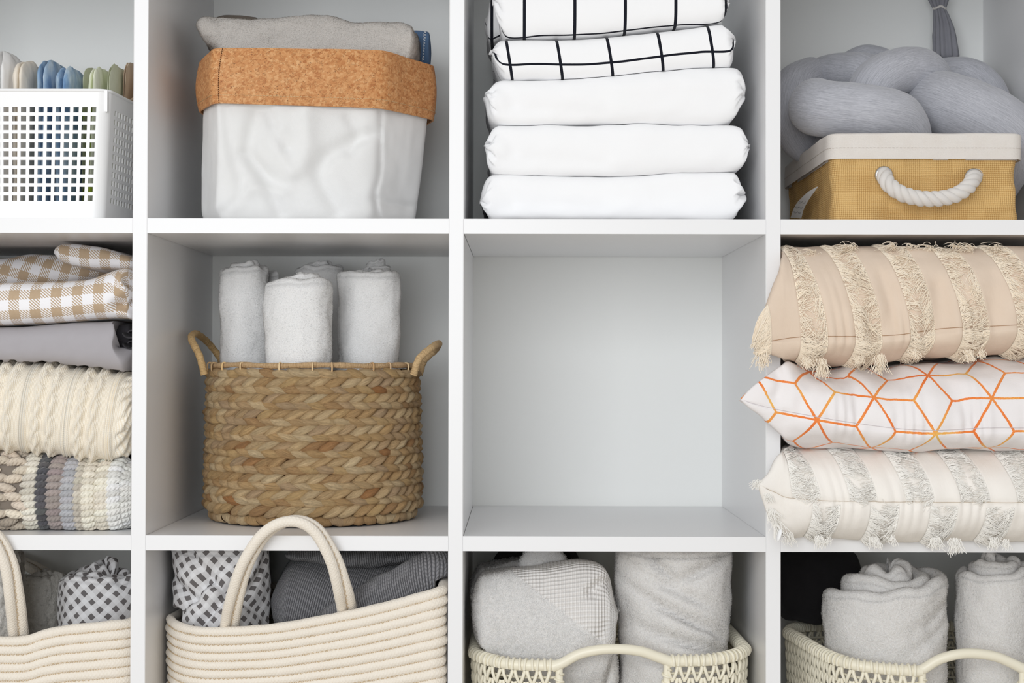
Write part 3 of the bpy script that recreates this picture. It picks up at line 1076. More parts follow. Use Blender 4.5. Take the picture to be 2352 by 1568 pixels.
# ------------------------------------------------------------------ row 1, column 4: jute bin, knot pillow, hanging bag
def jute():
    m = Mat('jute_burlap', rough=0.85, spec=0.2)
    u, v = m.uv()
    j = m.noise(m.vec(u * 260, v * 260), 1.0, 2)
    p = 0.00225
    uu = u + (j - 0.5) * 0.0004; vv = v + (j - 0.5) * 0.0004
    a = (uu * (TAU / p / 2)).sin().abs(); b = (vv * (TAU / p / 2)).sin().abs()
    chk = ((uu / p).floor() + (vv / p).floor()).mod(2.0)
    h = a * b * 0.5 + 0.5 * (a.pow(0.5) * chk + b.pow(0.5) * (1.0 - chk)) * (a * b).pow(0.35)
    n = m.noise(m.vec(u * 40, v * 700), 1.0, 3)
    col = m.mix(n, c255(218, 174, 108), c255(236, 202, 142))
    col = m.mix((a * b).lt(0.10), col, c255(168, 118, 56))
    m.color(col)
    m.bump(h, 0.0009, 0.8)
    return m.mat


W['jute'] = jute()
W['trim_canvas'] = cloth('cream_canvas_trim', c255(236, 231, 226), c255(228, 220, 212), pitch=0.0016, wd=.0003)
W['chrome'] = Mat('nickel', c255(205, 205, 205), rough=0.22, metal=1.0).mat
W['cotton_rope'] = cloth('white_cotton_rope', c255(240, 236, 232), c255(228, 222, 216), pitch=.0009, wd=.0003)


def jute_bin():
    Yf = 0.024
    z0 = ZAt + 0.0008
    zt = az(306, Yf, 2100); zb = az(366, Yf, 2100)
    xl, xr = ax(1908, Yf), ax(2346, Yf)
    root = thing('fabric_bin', ((xl + xr) / 2, 0.18, ZAt), 'jute storage bin with cream canvas rim and white rope handle', 'storage bin')
    pl = np.array([(xl + .002, .335, 0), (xl, Yf, 0), (xr, Yf, 0), (xr - .002, .335, 0)], float)
    n = 220
    R = ring(pl, n, 0.055)
    cen = np.array([(xl + xr) / 2, .18])
    nz = 40
    P = np.zeros((n, nz, 3)); h = np.linspace(0, 1, nz)
    for j, t in enumerate(h):
        k = 1 - 0.025 * math.sin(t * math.pi) - 0.01 * (1 - t)
        P[:, j, 0] = cen[0] + (R[:, 0] - cen[0]) * k; P[:, j, 1] = cen[1] + (R[:, 1] - cen[1]) * (1 - 0.008 * math.sin(t * math.pi)); P[:, j, 2] = z0 + (zb + .012 - z0) * t
    P = displace(P, 0.0042, (20, 20, 22), 61, 2)
    part('jute_wall', Geo().grid(P), W['jute'], root)
    part('jute_base', Geo().add(np.vstack([P[:-1, 0], P[:-1, 0].mean(0)]), T=[(i, (i + 1) % (n - 1), n - 1) for i in range(n - 1)]), W['jute'], root)
    # rim folded over the edge
    zz = np.concatenate([np.linspace(zb, zt - .002, 12), zt - .002 + .002 * np.sin(np.linspace(.3, 1.57, 4)), [zt - .004, zt - .03]])
    oo = np.concatenate([np.full(12, .0026), [.0024, .0016, .0005, -.0008], [-.002, -.002]])
    Q = np.zeros((n, len(zz), 3))
    d = R[:, :2] - cen
    nn = np.stack([np.gradient(R[:, 1]), -np.gradient(R[:, 0])], 1); nn /= np.linalg.norm(nn, axis=1)[:, None] + 1e-9
    nn *= np.sign((nn * d).sum(1))[:, None]
    for j in range(len(zz)):
        Q[:, j, :2] = R[:, :2] + nn * (oo[j] + 0.0012); Q[:, j, 2] = zz[j]
    Q = displace(Q, 0.0012, (14, 14, 20), 63, 2)
    crim = part('canvas_rim', Geo().grid(Q), W['trim_canvas'], root, label='cream canvas rim with a stitched line')
    g = Geo()
    ln = Q[:, 5]; L = np.concatenate([[0], np.cumsum(np.linalg.norm(np.diff(ln, axis=0), axis=1))])
    for s in np.arange(0, L[-1] - .003, .0042):
        a = np.array([np.interp([s, s + .0012, s + .0024], L, ln[:, k]) for k in range(3)]).T
        a[:, :2] += (a[:, :2] - cen) * .004
        g.tube(a, .00022, 4, caps=False)
    part('stitching', g, Mat('grey_stitch', c255(206, 198, 190)).mat, crim)
    ends = []
    for px, py in ((2030, 402), (2236, 407)):
        c = at(px, py, Yf - 0.0045)
        a = np.linspace(0, TAU, 28, endpoint=False)
        r = 16.5 * mm(Yf)
        pth = c + np.stack([r * np.cos(a), 0 * a, r * np.sin(a)], 1)
        g = Geo().tube(pth, .0023, 10, closed=True)
        gi = np.zeros((29, 2, 3)); aa = np.linspace(0, TAU, 29)
        for q, (rr, yy) in enumerate(((r, 0), (r * .7, .006))):
            gi[:, q] = c + np.stack([rr * np.cos(aa), 0 * aa + yy, rr * np.sin(aa)], 1)
        g.grid(gi)
        part('grommet', g, W['chrome'], root, label='round silver eyelet')
    # three strand rope
    pts = [at(x, y, Y) for x, y, Y in ((2022, 398, .05), (2030, 403, .016), (2043, 425, .002), (2077, 447, -.002), (2130, 457, -.003), (2185, 451, -.002), (2222, 430, .002), (2236, 408, .016), (2242, 400, .05))]
    c = catmull(pts, 150); Tn, A, B = frames(c)
    L = np.concatenate([[0], np.cumsum(np.linalg.norm(np.diff(c, axis=0), axis=1))])
    handle = None
    for k in range(3):
        ph = L / 0.030 * TAU + k * TAU / 3
        q = c + 0.0043 * (np.cos(ph)[:, None] * A + np.sin(ph)[:, None] * B)
        o = part('rope_strand', Geo().tube(q, .0048, 12), W['cotton_rope'], root)
    # care label sewn to the left wall
    pts = [(1885, 429, .082), (1868, 452, .118), (1853, 478, .156), (1846, 502, .178)]
    c = catmull([at(*p) for p in pts], 14)
    c[:, 0] -= .003
    w = np.interp(np.linspace(0, 1, 14), [0, .15, .5, 1], [.002, .009, .016, .018])
    G2 = np.zeros((14, 7, 3))
    for i in range(14):
        for j in range(7):
            t = j / 6
            G2[i, j] = c[i] + np.array([-.22, .85, .1]) * w[i] * 2 * t * 1.0 + np.array([0, -.003, 0]) * math.sin(t * math.pi)
    g = Geo(); g.grid(G2); g.grid(G2 + np.array([0, .0006, 0]), flip=True)
    lab = part('care_label', g, Mat('white_label', c255(225, 225, 225), rough=.6).mat, root, label='white sewn-in label')
    g = Geo()
    for q in range(3):
        i0 = 6 + q * 2
        line = [G2[i0 + (s % 2), 1 + s % 5] * (1 - .3) + G2[i0 + 1, min(6, 2 + s % 5)] * .3 + np.array([0, -.0006, 0]) for s in range(6)]
        g.tube(catmull(line, 24), .0002, 4)
    part('label_print', g, Mat('grey_print', c255(120, 120, 124)).mat, lab)


jute_bin()


def heather():
    m = Mat('grey_heather_jersey', rough=0.95, spec=0.08, sheen=0.3)
    u, v = m.uv()
    n = m.noise(m.vec(u * 60, v * 900), 1.0, 3, 0.6)
    n2 = m.noise(m.vec(u * 300, v * 1800), 1.0, 2)
    m.color(m.ramp(n * .6 + n2 * .4, [(0.3, c255(152, 153, 160)), (0.5, c255(180, 181, 188)), (0.7, c255(203, 204, 210))]))
    m.bump(m.noise(m.vec(u * 500, v * 1500), 1.0, 2), .0003, .5)
    return m.mat


W['heather'] = heather()
rt = thing('knot_pillow', tuple(at(2080, 300, .16)), 'light grey jersey knot pillow of thick intertwined tubes in jute bin', 'pillow')
rt.location[2] = ZAt + .004
g = Geo()
knots = [
    ([(1985, 260, .20), (1900, 250, .165), (1876, 246, .115), (1925, 254, .08), (2000, 262, .07), (2058, 280, .085), (2075, 335, .11), (2040, 400, .15)], .0335),
    ([(2190, 320, .25), (2140, 262, .20), (2160, 240, .150), (2230, 262, .115), (2296, 298, .11), (2306, 350, .14), (2270, 410, .2)], .0395),
    ([(2000, 300, .17), (2000, 225, .145), (2018, 186, .14), (2075, 162, .155), (2125, 172, .18), (2140, 225, .22)], .0285),
    ([(2110, 210, .27), (2160, 180, .265), (2215, 176, .25), (2262, 206, .235), (2290, 270, .23)], .0245),
    ([(1905, 350, .24), (1842, 318, .215), (1816, 262, .205), (1828, 200, .225), (1865, 178, .26)], .0265),
    ([(1835, 215, .29), (1880, 182, .27), (1940, 168, .235), (2000, 180, .205), (2030, 240, .2)], .0265),
    ([(1940, 160, .31), (1985, 138, .315), (2030, 145, .315), (2070, 180, .3)], .019),
    ([(1890, 345, .28), (1915, 345, .2), (1950, 365, .14), (2000, 390, .1)], .029),
    ([(1980, 380, .12), (2120, 385, .15), (2280, 385, .12)], .033),
]
for pts, r in knots:
    c = catmull([at(*p) for p in pts], 70)
    Pk, uvk = tube_grid(c, np.full(70, r), 36)
    Pk = displace(Pk, .0014, (22, 22, 22), 71, 2)
    g.grid(Pk, uvk, flip=True)
part('knotted_tube', g, W['heather'], rt)

rt = thing('hanging_bag', tuple(at(2165, 140, .345)), 'grey gathered fabric bag with a tied neck hanging behind the knot pillow', 'fabric bag')
hh = np.linspace(0, 1, 44); aa = np.linspace(0, TAU, 60)
Pk = np.zeros((44, 60, 3))
for i, t in enumerate(hh):
    y = -8 + t * 153
    cx = np.interp(y, [-70, 18, 60, 150], [2150, 2158, 2168, 2176]); w = np.interp(y, [-70, -10, 14, 20, 30, 80, 130, 150], [30, 24, 15, 12, 15, 23, 26, 6])
    c = at(cx, y, .345); r = w * mm(.345)
    rr = r * (1 + .16 * np.sin(aa * 9 + t * 2) + .08 * np.sin(aa * 5))
    Pk[i, :, 0] = c[0] + rr * np.cos(aa); Pk[i, :, 1] = c[1] + .8 * rr * np.sin(aa); Pk[i, :, 2] = c[2]
part('gathered_cloth', Geo().grid(Pk, flip=False), cloth('mid_grey_cotton', c255(150, 150, 156), c255(132, 132, 140)), rt)
a = np.linspace(0, TAU, 24, endpoint=False); c = at(2158, 19, .345); r = 13.5 * mm(.345)
part('neck_tie', Geo().tube(c + np.stack([r * np.cos(a), .85 * r * np.sin(a), .0012 * np.sin(3 * a)], 1), .0016, 8, closed=True), W['cotton_rope'], rt, label='pale cord tied round the neck')
c0 = at(2154, -8, .345)
part('hanging_cord', Geo().tube([c0 - (0, 0, .004), c0 + (0.0, .01, .004), (c0[0], DEP - .006, topz - .006), (c0[0], DEP - .003, topz - .003)], .0015, 6), W['cotton_rope'], rt)

# ------------------------------------------------------------------ row 2, column 1: folded blankets
def tan_gingham():
    m = Mat('tan_gingham_flannel', rough=0.92, spec=0.1, sheen=0.2)
    u, v = m.uv(); p = 0.0238
    a = (u / p).frac().lt(0.5); b = (v / p).frac().lt(0.5)
    hat = ((u + v) / 0.0034).frac().lt(0.5)
    k = a * b + (a + b - 2.0 * a * b) * hat
    w = m.noise(scale=200, detail=2)
    m.color(m.mix(k, c255(244, 243, 246), m.mix(w, c255(196, 174, 148), c255(184, 160, 132))))
    m.bump(m.noise(scale=900, detail=2), .0004, .5); m.bump(m.noise(scale=30, detail=2), .002, .4)
    return m.mat


W['tan_gingham'] = tan_gingham()
P = slab([(-330, 665), (-150, 655), (0, 650), (100, 646), (200, 640), (270, 618), (300, 610)], [(-330, 745), (-150, 748), (0, 747), (150, 740), (262, 731), (300, 738)], 0.028, 0.30, rf=.03, e=.85, nu=140, na=50, ends=(.02, .006), amp=.0016, freq=(14, 14, 20), seed=81,
         rend=lambda s: .004 * np.cos(s * 6), shear=lambda d: -d * .10)
P = crease(P, [(268, 700), (285, 690), (310, 672)], .03, .012, .006)
P = crease(P, [(282, 705), (300, 712)], .03, .010, .005)
GING = (P, uv_front(P, .03, 20))
rt = thing('folded_blanket', (ax(100, .15), .16, P[..., 2].min()), 'tan and white gingham blanket folded on top of the blanket stack', 'blanket', 'folded blankets in the left stack')
GING_ROOT = rt
P = slab([(-190, 600), (-100, 590), (0, 592), (60, 583), (120, 583), (200, 590), (306, 600)], [(-190, 660), (0, 660), (150, 655), (306, 625)], .19, .31, rf=.03, nu=90, na=36, ends=(.02, .01), amp=.002, freq=(16, 16, 20), seed=82)
uv = uv_front(P, .1, 10); uv = uv @ np.array([[.94, .34], [-.34, .94]]); part('inner_fold', gsoft(P, uv), W['tan_gingham'], rt)
P = slab([(121, 572), (135, 560), (200, 563), (250, 572), (312, 592)], [(121, 590), (150, 606), (200, 618), (250, 620), (312, 622)], .105, .28, rf=.018, nu=80, na=36, ends=(.012, .01), amp=.0012, freq=(20, 20, 20), seed=83)
uv = uv_front(P, .05, 150); part('top_flap', gsoft(P, uv), W['tan_gingham'], rt)

W['grey_sheet'] = cloth('cool_grey_cotton', c255(180, 177, 181), c255(173, 169, 173), pitch=.0008, wd=.0001, wr=.0012)
W['dark_inner'] = cloth('charcoal_cotton', c255(74, 72, 76), c255(58, 56, 60))
P = slab([(-330, 750), (0, 750), (130, 744), (300, 737)], [(-330, 836), (0, 836), (130, 838), (210, 848), (301, 859)], .030, .30, rf=.034, e=.8, nu=120, na=50, ends=(.02, .010), amp=.0018, freq=(8, 8, 12), seed=84,
         rend=lambda s: -.013 * (s + 1) - .004 * np.cos(s * 5))
rt = thing('folded_blanket', (ax(100, .15), .16, P[..., 2].min()), 'plain grey folded cotton sheet between gingham and cable knit blankets', 'blanket', 'folded blankets in the left stack')
GREY = P; GREY_ROOT = rt
Pq = slab([(225, 752), (265, 746), (304, 742)], [(225, 835), (270, 830), (304, 840)], .075, .28, rf=.015, nu=40, ends=(.01, .005), seed=85)
part('inner_layers', gsoft(Pq), W['dark_inner'], rt, label='dark rolled inner layers')
g = Geo()
for q in range(3):
    yy = 765 + q * 24
    sp = [at(298 - 6 * math.cos(t) * (3 - t * .35) + 2, yy + 5 * math.sin(t) * (2.6 - t * .3), .052 + q * .004) for t in np.linspace(0, 6.0, 18)]
    c = catmull(sp, 60)
    G2 = np.stack([c, c + (0, .03, 0)], 1); g.grid(G2); g.grid(G2 + (0, 0, .0012), flip=True)
    g.tube(c, .0009, 5)
part('rolled_edge', g, W['dark_inner'], rt)

# cream cable knit
def cable_mat():
    m = Mat('cream_cable_knit', rough=0.95, spec=0.08, sheen=0.2)
    h = knit_h(m, 0.0026, 0.0023)
    m.color(m.mix(h, c255(242, 229, 206), c255(253, 248, 237)))
    m.bump(h, .0007, .7)
    return m.mat


W['cable'] = cable_mat()
P = slab([(-330, 850), (-100, 840), (0, 838), (80, 840), (170, 850), (240, 858), (299, 868)], [(-330, 1030), (-100, 1032), (0, 1036), (120, 1045), (230, 1060), (280, 1058), (299, 1040)], .024, .31, rf=.045, e=.85, nu=300, na=170, ends=(.02, .012), amp=.002, freq=(10, 10, 10), seed=86,
         rend=lambda s: .003 * np.cos(s * 5), shear=lambda d: d * .12)
uv = uv_front(P, .03, 0); uv[..., 0] -= (P[..., 2] - P[..., 2].mean(1, keepdims=True)) * .12
per = 98 * mm(.03)
a = (uv[..., 0] / per + .52) % 1.0; vv = uv[..., 1]
hgt = np.zeros(a.shape)
for k in range(3): hgt = np.maximum(hgt, .55 * np.exp(-((a - .05 - .065 * k) / .022) ** 2))
for c0, ph, wv in ((.42, 0, .036), (.74, .5, .05)):
    t = vv / wv * TAU + ph * TAU
    for sg in (-1, 1):
        x = c0 + .058 * sg * np.sin(t); over = .5 + .5 * sg * np.cos(t)
        hgt = np.maximum(hgt, (.7 + .3 * over) * np.exp(-((a - x) / .058) ** 2))
N = normals_of(P)
P = P + N * (.0075 * hgt)[..., None]
CABLE = (P, uv)


# striped crochet blanket: every stitch is a little twist of yarn
def yarn_mat():
    m = Mat('chunky_yarn', rough=0.95, spec=0.05, sheen=0.3)
    u, v = m.uv()
    pl = ((u / 0.0042 + v / 0.005) * TAU).sin()
    n = m.noise(scale=500, detail=3)
    m.color(m.mix((n * .5 + (pl * .5 + .5) * .2), m.attr(), m.mix(0.35, m.attr(), c255(40, 36, 36))))
    m.bump(pl * .5 + n, .0008, .8)
    return m.mat


W['yarn'] = yarn_mat()
P = slab([(-330, 1050), (-100, 1042), (0, 1043), (100, 1050), (200, 1060), (304, 1062)], [(-330, 1212), (0, 1212), (100, 1210), (200, 1212), (304, 1206)], .036, .31, rf=.045, e=.8, nu=100, na=60, ends=(.02, .012), amp=.0015, freq=(16, 16, 16), seed=88)
P[..., 2] = np.maximum(P[..., 2], ZBt + .0012)
rt = thing('folded_blanket', (ax(100, .15), .17, ZBt), 'chunky crochet blanket in beige, charcoal, grey and cream stripes at the bottom', 'blanket', 'folded blankets in the left stack')
part('folded_core', gsoft(P), cloth('crochet_core', c255(150, 140, 128), c255(128, 118, 110)), rt)
lin = lambda *c: np.array(c255(*c)[:3])
bands = [(-330, -60, lin(226, 212, 194), 'stitch_band', 1), (-60, 52, lin(226, 212, 194), 'stitch_band', 1), (52, 88, lin(240, 234, 220), 'stitch_band', 0), (84, 112, lin(94, 94, 97), 'stitch_band', 0), (106, 146, lin(170, 158, 154), 'stitch_band', 0),
         (138, 178, lin(194, 194, 198), 'stitch_band', 0), (170, 194, lin(214, 206, 192), 'stitch_band', 0), (186, 252, lin(246, 238, 222), 'stitch_band', 0), (244, 306, lin(246, 245, 240), 'stitch_band', 0)]
rng = np.random.default_rng(12)
N = normals_of(P)
Xc = P[:, 0, 0]
vlen = np.concatenate([[0], np.cumsum(np.linalg.norm(np.diff(P[60], axis=0), axis=1))])


def surf(P, N, x, j):
    i = np.clip(np.searchsorted(P[:, int(j), 0], x) - 1, 0, P.shape[0] - 2)
    j0 = int(min(j, P.shape[1] - 2)); fj = j - j0
    x0, x1 = P[i, j0, 0], P[i + 1, j0, 0]; f = 0 if x1 <= x0 else np.clip((x - x0) / (x1 - x0), 0, 1)
    b = lambda A: (A[i, j0] * (1 - f) + A[i + 1, j0] * f) * (1 - fj) + (A[i, j0 + 1] * (1 - f) + A[i + 1, j0 + 1] * f) * fj
    n = b(N); return b(P), n / np.linalg.norm(n)


def crochet(rt):
    v0, v1 = vlen[8], vlen[8 + 62 - 4]
    for (pa, pb, col, nm, mode) in bands:
        g = Geo(); xa, xb = ax(pa, .04), ax(pb, .04)
        w = (xb - xa)
        nc = max(1, int(round(w / .0165)))
        rowh = .0072 if mode == 0 else .0095
        rows = int((v1 - v0) / rowh)
        for r in range(rows):
            v = v0 + (r + .5) * rowh; j = np.interp(v, vlen, np.arange(len(vlen)))
            for c in range(nc):
                if mode == 1 and (r + 2 * c) % 4 == 3: continue
                xs = xa + w * (c + (.5 if (r % 2 and mode == 1) else .0)) / nc
                ln = w / nc * 1.18
                pts = []
                cc = np.clip(col * (1 + .10 * rng.normal()) + .004 * rng.normal(size=3), 0.01, 1)
                sl = .0035 * (1 if mode == 0 else rng.choice([-1, 1])) + rng.normal() * .0006
                for t in np.linspace(0, 1, 6):
                    p, n = surf(P, N, min(xs + ln * t, Xc[-2]), j)
                    pts.append(p + n * (.0012 + .0030 * math.sin(t * math.pi)) + np.array([0, 0, sl * (t - .5) + rng.normal() * .0003]))
                rad = (.0042 if mode == 0 else .005) * np.array([.55, .9, 1.05, 1.05, .9, .5])
                g.tube(catmull(pts, 6), rad, 8, C=cc)
        for V in g.V: V[:, 2] = np.maximum(V[:, 2], ZBt + .0006)
        o = part(nm, g, W['yarn'], rt, kind='stuff')


crochet(rt)
top_ = P.copy(); top_[..., 2] += .0100
Pc = settle(CABLE[0], top_)
tag(part('folded_blanket', gsoft(Pc, CABLE[1]), W['cable']), 'cream cable knit blanket folded below the grey sheet', 'blanket', 'folded blankets in the left stack')
Pg = settle(GREY, Pc, .006)
part('sheet_body', gsoft(Pg), W['grey_sheet'], GREY_ROOT)
part('front_fold', gsoft(settle(GING[0], Pg), GING[1]), W['tan_gingham'], GING_ROOT)

# ------------------------------------------------------------------ row 2, column 2: water hyacinth basket of rolled towels
def hyacinth():
    m = Mat('water_hyacinth', rough=0.6, spec=0.3)
    u, v = m.uv(); r = m.rnd()
    wv = m.noise(m.vec(u * 14, v * 55, r * 9.0), 1.0, 3, 0.6, 0.4)
    gr = m.noise(m.vec(u * 5, v * 190, r * 7.0), 1.0, 3, 0.7)
    base = m.ramp(r, [(0.0, c255(238, 208, 160)), (0.25, c255(246, 224, 182)), (0.45, c255(228, 192, 140)), (0.6, c255(214, 188, 154)), (0.75, c255(238, 204, 148)), (0.96, c255(200, 162, 118)), (1.0, c255(192, 134, 84))])
    col = m.mix(wv * .5, base, c255(176, 130, 82))
    col = m.mix((gr - 0.52).max(0.0) * 2.6, col, c255(104, 68, 36))
    m.color(col)
    m.bump(gr + wv * .5, .0022, 1.0)
    return m.mat


W['hyacinth'] = hyacinth()


def strand_mesh(seed):
    """one plump leaf strand, 30 mm long along x, bulging to -y"""
    rng = np.random.default_rng(seed)
    nu, nv = 11, 9
    t = np.linspace(0, 1, nu); a = np.linspace(-np.pi * .62, np.pi * .62, nv)
    P = np.zeros((nu, nv, 3))
    L = .0335 * rng.uniform(.94, 1.08)
    wmax = .0062 * rng.uniform(.95, 1.12)
    for i, s in enumerate(t):
        w = wmax * (math.sin(math.pi * (s ** .8)) ** .75 if 0 < s < 1 else 0.0) + .0006
        d = .0066 * (math.sin(math.pi * s) ** .7 if 0 < s < 1 else 0) + .0004
        z0 = .0018 * math.sin((s - .5) * 2.6) * 1.0
        P[i, :, 0] = (s - .5) * L
        P[i, :, 2] = z0 + w * np.sin(a) + w * .06 * np.sin(a * 5 + seed)
        P[i, :, 1] = -d * np.cos(a) * (1 + .08 * np.sin(a * 7 + seed * 2)) + .0016 * (s - .5)
    uv = np.stack(np.broadcast_arrays(t[:, None] * L * 18, (a[None] / 4 + .5) * .018 * 18 + 0 * t[:, None]), -1)
    return P, uv


def hyacinth_basket():
    cy, R0 = 0.203, 0.1270
    cx = ax(721.5, cy)
    z0 = ZBt + .0006; zt = az(838, .07, 720)
    root = thing('woven_basket', (cx, cy, ZBt), 'round woven water hyacinth basket with two handles, full of white rolled towels', 'basket')
    H = zt - z0
    variants = [strand_mesh(s) for s in range(8)]
    meshes = []
    for k, (P, uv) in enumerate(variants):
        meshes.append(mesh_of('strand', Geo().grid(P, uv, flip=True), W['hyacinth']))
    rows = 18; zlo = z0 + .0155; zhi = zt - .006
    rh = (zhi - zlo) / rows
    cnt = 46
    items = []
    rng = np.random.default_rng(2)
    for r in range(rows):
        up = (rows - 1 - r) % 2 == 0        # the topmost row slants down to the right
        for c in range(cnt):
            th = (c + (.0 if up else .5) + rng.normal() * .06) / cnt * TAU + (r // 2) * .05
            zz = zlo + (r + .5) * rh + rng.normal() * .0005
            R = R0 - .004 * (zz - z0) / H + rng.normal() * .0007 + .0012
            til = (-1 if up else 1) * (.30 + rng.normal() * .06)
            items.append((th, zz, R, til, rng.integers(8), rng.uniform(.92, 1.1)))
    # angle measured from the front (-y)
    items.sort(key=lambda q: math.cos(q[0]), reverse=True)
    rest = Geo()
    for n, (th, zz, R, til, k, s) in enumerate(items):
        px, py = cx + R * math.sin(th), cy - R * math.cos(th)
        M = Matrix.Translation((px, py, zz)) @ Matrix.Rotation(th, 4, 'Z') @ Matrix.Rotation(-til, 4, 'Y') @ Matrix.Diagonal((s, 1.15, rh / .0118 * 1.02, 1))
        if n < 300:
            inst('strand', meshes[k], root, Matrix.Translation(-Vector(root.location)) @ M)
        else:
            P, uv = variants[k]; P, uv = P[::2, ::2], uv[::2, ::2]
            Mn = np.array(M); V = P.reshape(-1, 3) @ Mn[:3, :3].T + Mn[:3, 3]
            rest.grid(V.reshape(P.shape), uv, flip=True)
    part('woven_back', rest, W['hyacinth'], root, kind='stuff')
    # inner wall and floor, coloured dark as shade in the gaps between strands
    a = np.linspace(0, TAU, 64)
    In = np.zeros((64, 3, 3))
    for j, (rr, zz) in enumerate(((R0 - .002, z0 + .004), (R0 - .003, zt - .012), (R0 - .006, zt - .006))):
        In[:, j] = np.stack([cx + rr * np.sin(a), cy - rr * np.cos(a), np.full(64, zz)], 1)
    g = Geo().grid(In); g.add(np.vstack([In[:-1, 0], [cx, cy, z0 + .004]]), T=[(i, (i + 1) % 63, 63) for i in range(63)])
    part('inner_wall', g, Mat('gap_shade_fibre', c255(92, 62, 36), rough=.9).mat, root)
    # bottom coil of fat wraps
    wrap = []
    for s in range(4):
        nu, nv = 9, 12
        t = np.linspace(0, 1, nu); aa = np.linspace(0, TAU, nv)
        P = np.zeros((nu, nv, 3)); L = .0165
        for i, q in enumerate(t):
            r = .0072 * (.72 + .28 * math.sin(math.pi * q)) * (1 + .05 * math.sin(s * 3 + q * 9))
            P[i, :, 0] = (q - .5) * L + .0035 * np.sin(aa + s); P[i, :, 1] = r * np.cos(aa); P[i, :, 2] = r * np.sin(aa) * 1.02
        uvw = np.stack(np.broadcast_arrays(aa[None] / TAU * .7 + 0 * t[:, None], t[:, None] * .3 + 0 * aa[None]), -1)
        wrap.append(mesh_of('base_wrap', Geo().grid(P, uvw, flip=True), W['hyacinth']))
    n = 54
    for c in range(n):
        th = c / n * TAU
        R = R0 - .0055
        M = Matrix.Translation((cx + R * math.sin(th), cy - R * math.cos(th), z0 + .0078)) @ Matrix.Rotation(th + rng.normal() * .06, 4, 'Z') @ Matrix.Rotation(rng.normal() * .12, 4, 'X') @ Matrix.Diagonal((1.08, 1, 1, 1))
        inst('base_wrap', wrap[c % 4], root, Matrix.Translation(-Vector(root.location)) @ M)
    # rim rod with wraps, held by short ties
    th = np.linspace(0, TAU, 180, endpoint=False)
    rp = np.stack([cx + (R0 - .003) * np.sin(th), cy - (R0 - .003) * np.cos(th), zt - .0005 + .0006 * np.sin(th * 7)], 1)
    rr = .0034 * (1 + .10 * np.sign(np.sin(th * 19)) * np.abs(np.sin(th * 19)) ** .4)
    P, uv = tube_grid(rp, rr, 10, True)
    rim = part('rim', Geo().grid(P, np.stack([uv[..., 1] * 12, uv[..., 0] * 5], -1), flip=True), W['hyacinth'], root)
    for c in range(22):
        t0 = (c + rng.uniform(-.3, .3)) / 22 * TAU + .05; R = R0 - .001
        p = np.array([cx + R * math.sin(t0), cy - R * math.cos(t0), zt + .002])
        o_ = np.array([math.sin(t0), -math.cos(t0), 0])
        g = Geo().tube(catmull([p - o_ * .003, p + o_ * .003, p + o_ * .0035 - (0, 0, .008), p + o_ * .001 - (0, 0, .014)], 10), .0011, 6)
        part('rim_tie', g, W['hyacinth'], rim)
    # handles: loops that lean outwards from the two sides
    for sg, top, base in ((-1, (449, 768), (492, 838)), (1, (1006, 790), (957, 838))):
        tp = at(*top, cy); bs = at(*base, cy)
        e = .062
        pts = [(bs[0], cy - e, zt - .012), (bs[0] * .75 + tp[0] * .25, cy - e * 1.0, bs[2] * .72 + tp[2] * .28), (tp[0] * .8 + bs[0] * .2, cy - e * .75, tp[2] * .82 + bs[2] * .18), (tp[0], cy - e * .2, tp[2]),
               (tp[0], cy + e * .3, tp[2]), (tp[0] * .75 + bs[0] * .25, cy + e * .9, tp[2] * .72 + bs[2] * .28), (bs[0] * .8 + tp[0] * .2, cy + e * 1.05, bs[2] * .8 + tp[2] * .2), (bs[0], cy + e, zt - .012)]
        c = catmull(pts, 110)
        L = np.linspace(0, 1, 110)
        r = .0043 * (1 + .05 * np.sign(np.sin(L * 95)) * np.abs(np.sin(L * 95)) ** .5)
        P, uv = tube_grid(c, r, 12)
        hd = part('handle', Geo().grid(P, np.stack([uv[..., 1] * 10, uv[..., 0] * 4], -1), flip=True), W['hyacinth'], root)
    return cx, cy, R0, zt, z0


HX, HY, HR, HZT, HZ0 = hyacinth_basket()
W['towel_white'] = terry('white_terry', c255(253, 253, 253), c255(236, 235, 234), 900, .0005)
W['towel_white_f'] = fibre('white_pile', c255(253, 253, 253))
rolls = [  # px left, px right, top y, depth, label, start angle
    (494, 640, 622, .205, 'white rolled towel at the left of the hyacinth basket', .4, .007, (-.02, .0)),
    (606, 778, 645, .122, 'white rolled towel standing foremost at the middle of the hyacinth basket', 2.6, .006, (.0, .0)),
    (768, 930, 626, .190, 'smooth white rolled towel at the right of the hyacinth basket', 1.8, .002, (.02, .0)),
    (672, 800, 616, .283, 'white rolled towel at the back, peeking out between the front rolls', 1.0, .005, (0, 0)),
    (826, 902, 622, .262, 'white rolled towel at the back right, mostly hidden by the right roll', 1.4, .009, (0, 0)),
]
for k, (xa, xb, yt, Yc, lab, st, tele, lean) in enumerate(rolls):
    x0, x1 = ax(xa - 4, Yc - .01), ax(xb + 4, Yc - .01); R = (x1 - x0) / 2; cx = (x0 + x1) / 2
    zt = az(yt, Yc - R * .3); z0 = HZ0 + .0085
    P = roll(cx, Yc, z0, zt, R, turns=2.05, th=R * .30, start=st, tele=tele * .9, seed=100 + k, amp=.0042, freq=20, squash=(1, .86 if R > .04 else .8), wob=.004, lean=(lean[0] * .3, 0), nz=46, per=90, taper=.12)
    rt = thing('rolled_towel', (cx, Yc, z0), lab, 'towel', 'white towels rolled in the hyacinth basket')
    part('towel_body', Geo().grid(P), W['towel_white'], rt)
    part('pile', fuzz(P, 22000 if k < 3 else 7000, .0014, .0005, 200 + k, mask=(P[..., 2] > HZT - .02), curl=.9), W['towel_white_f'], rt, kind='stuff')

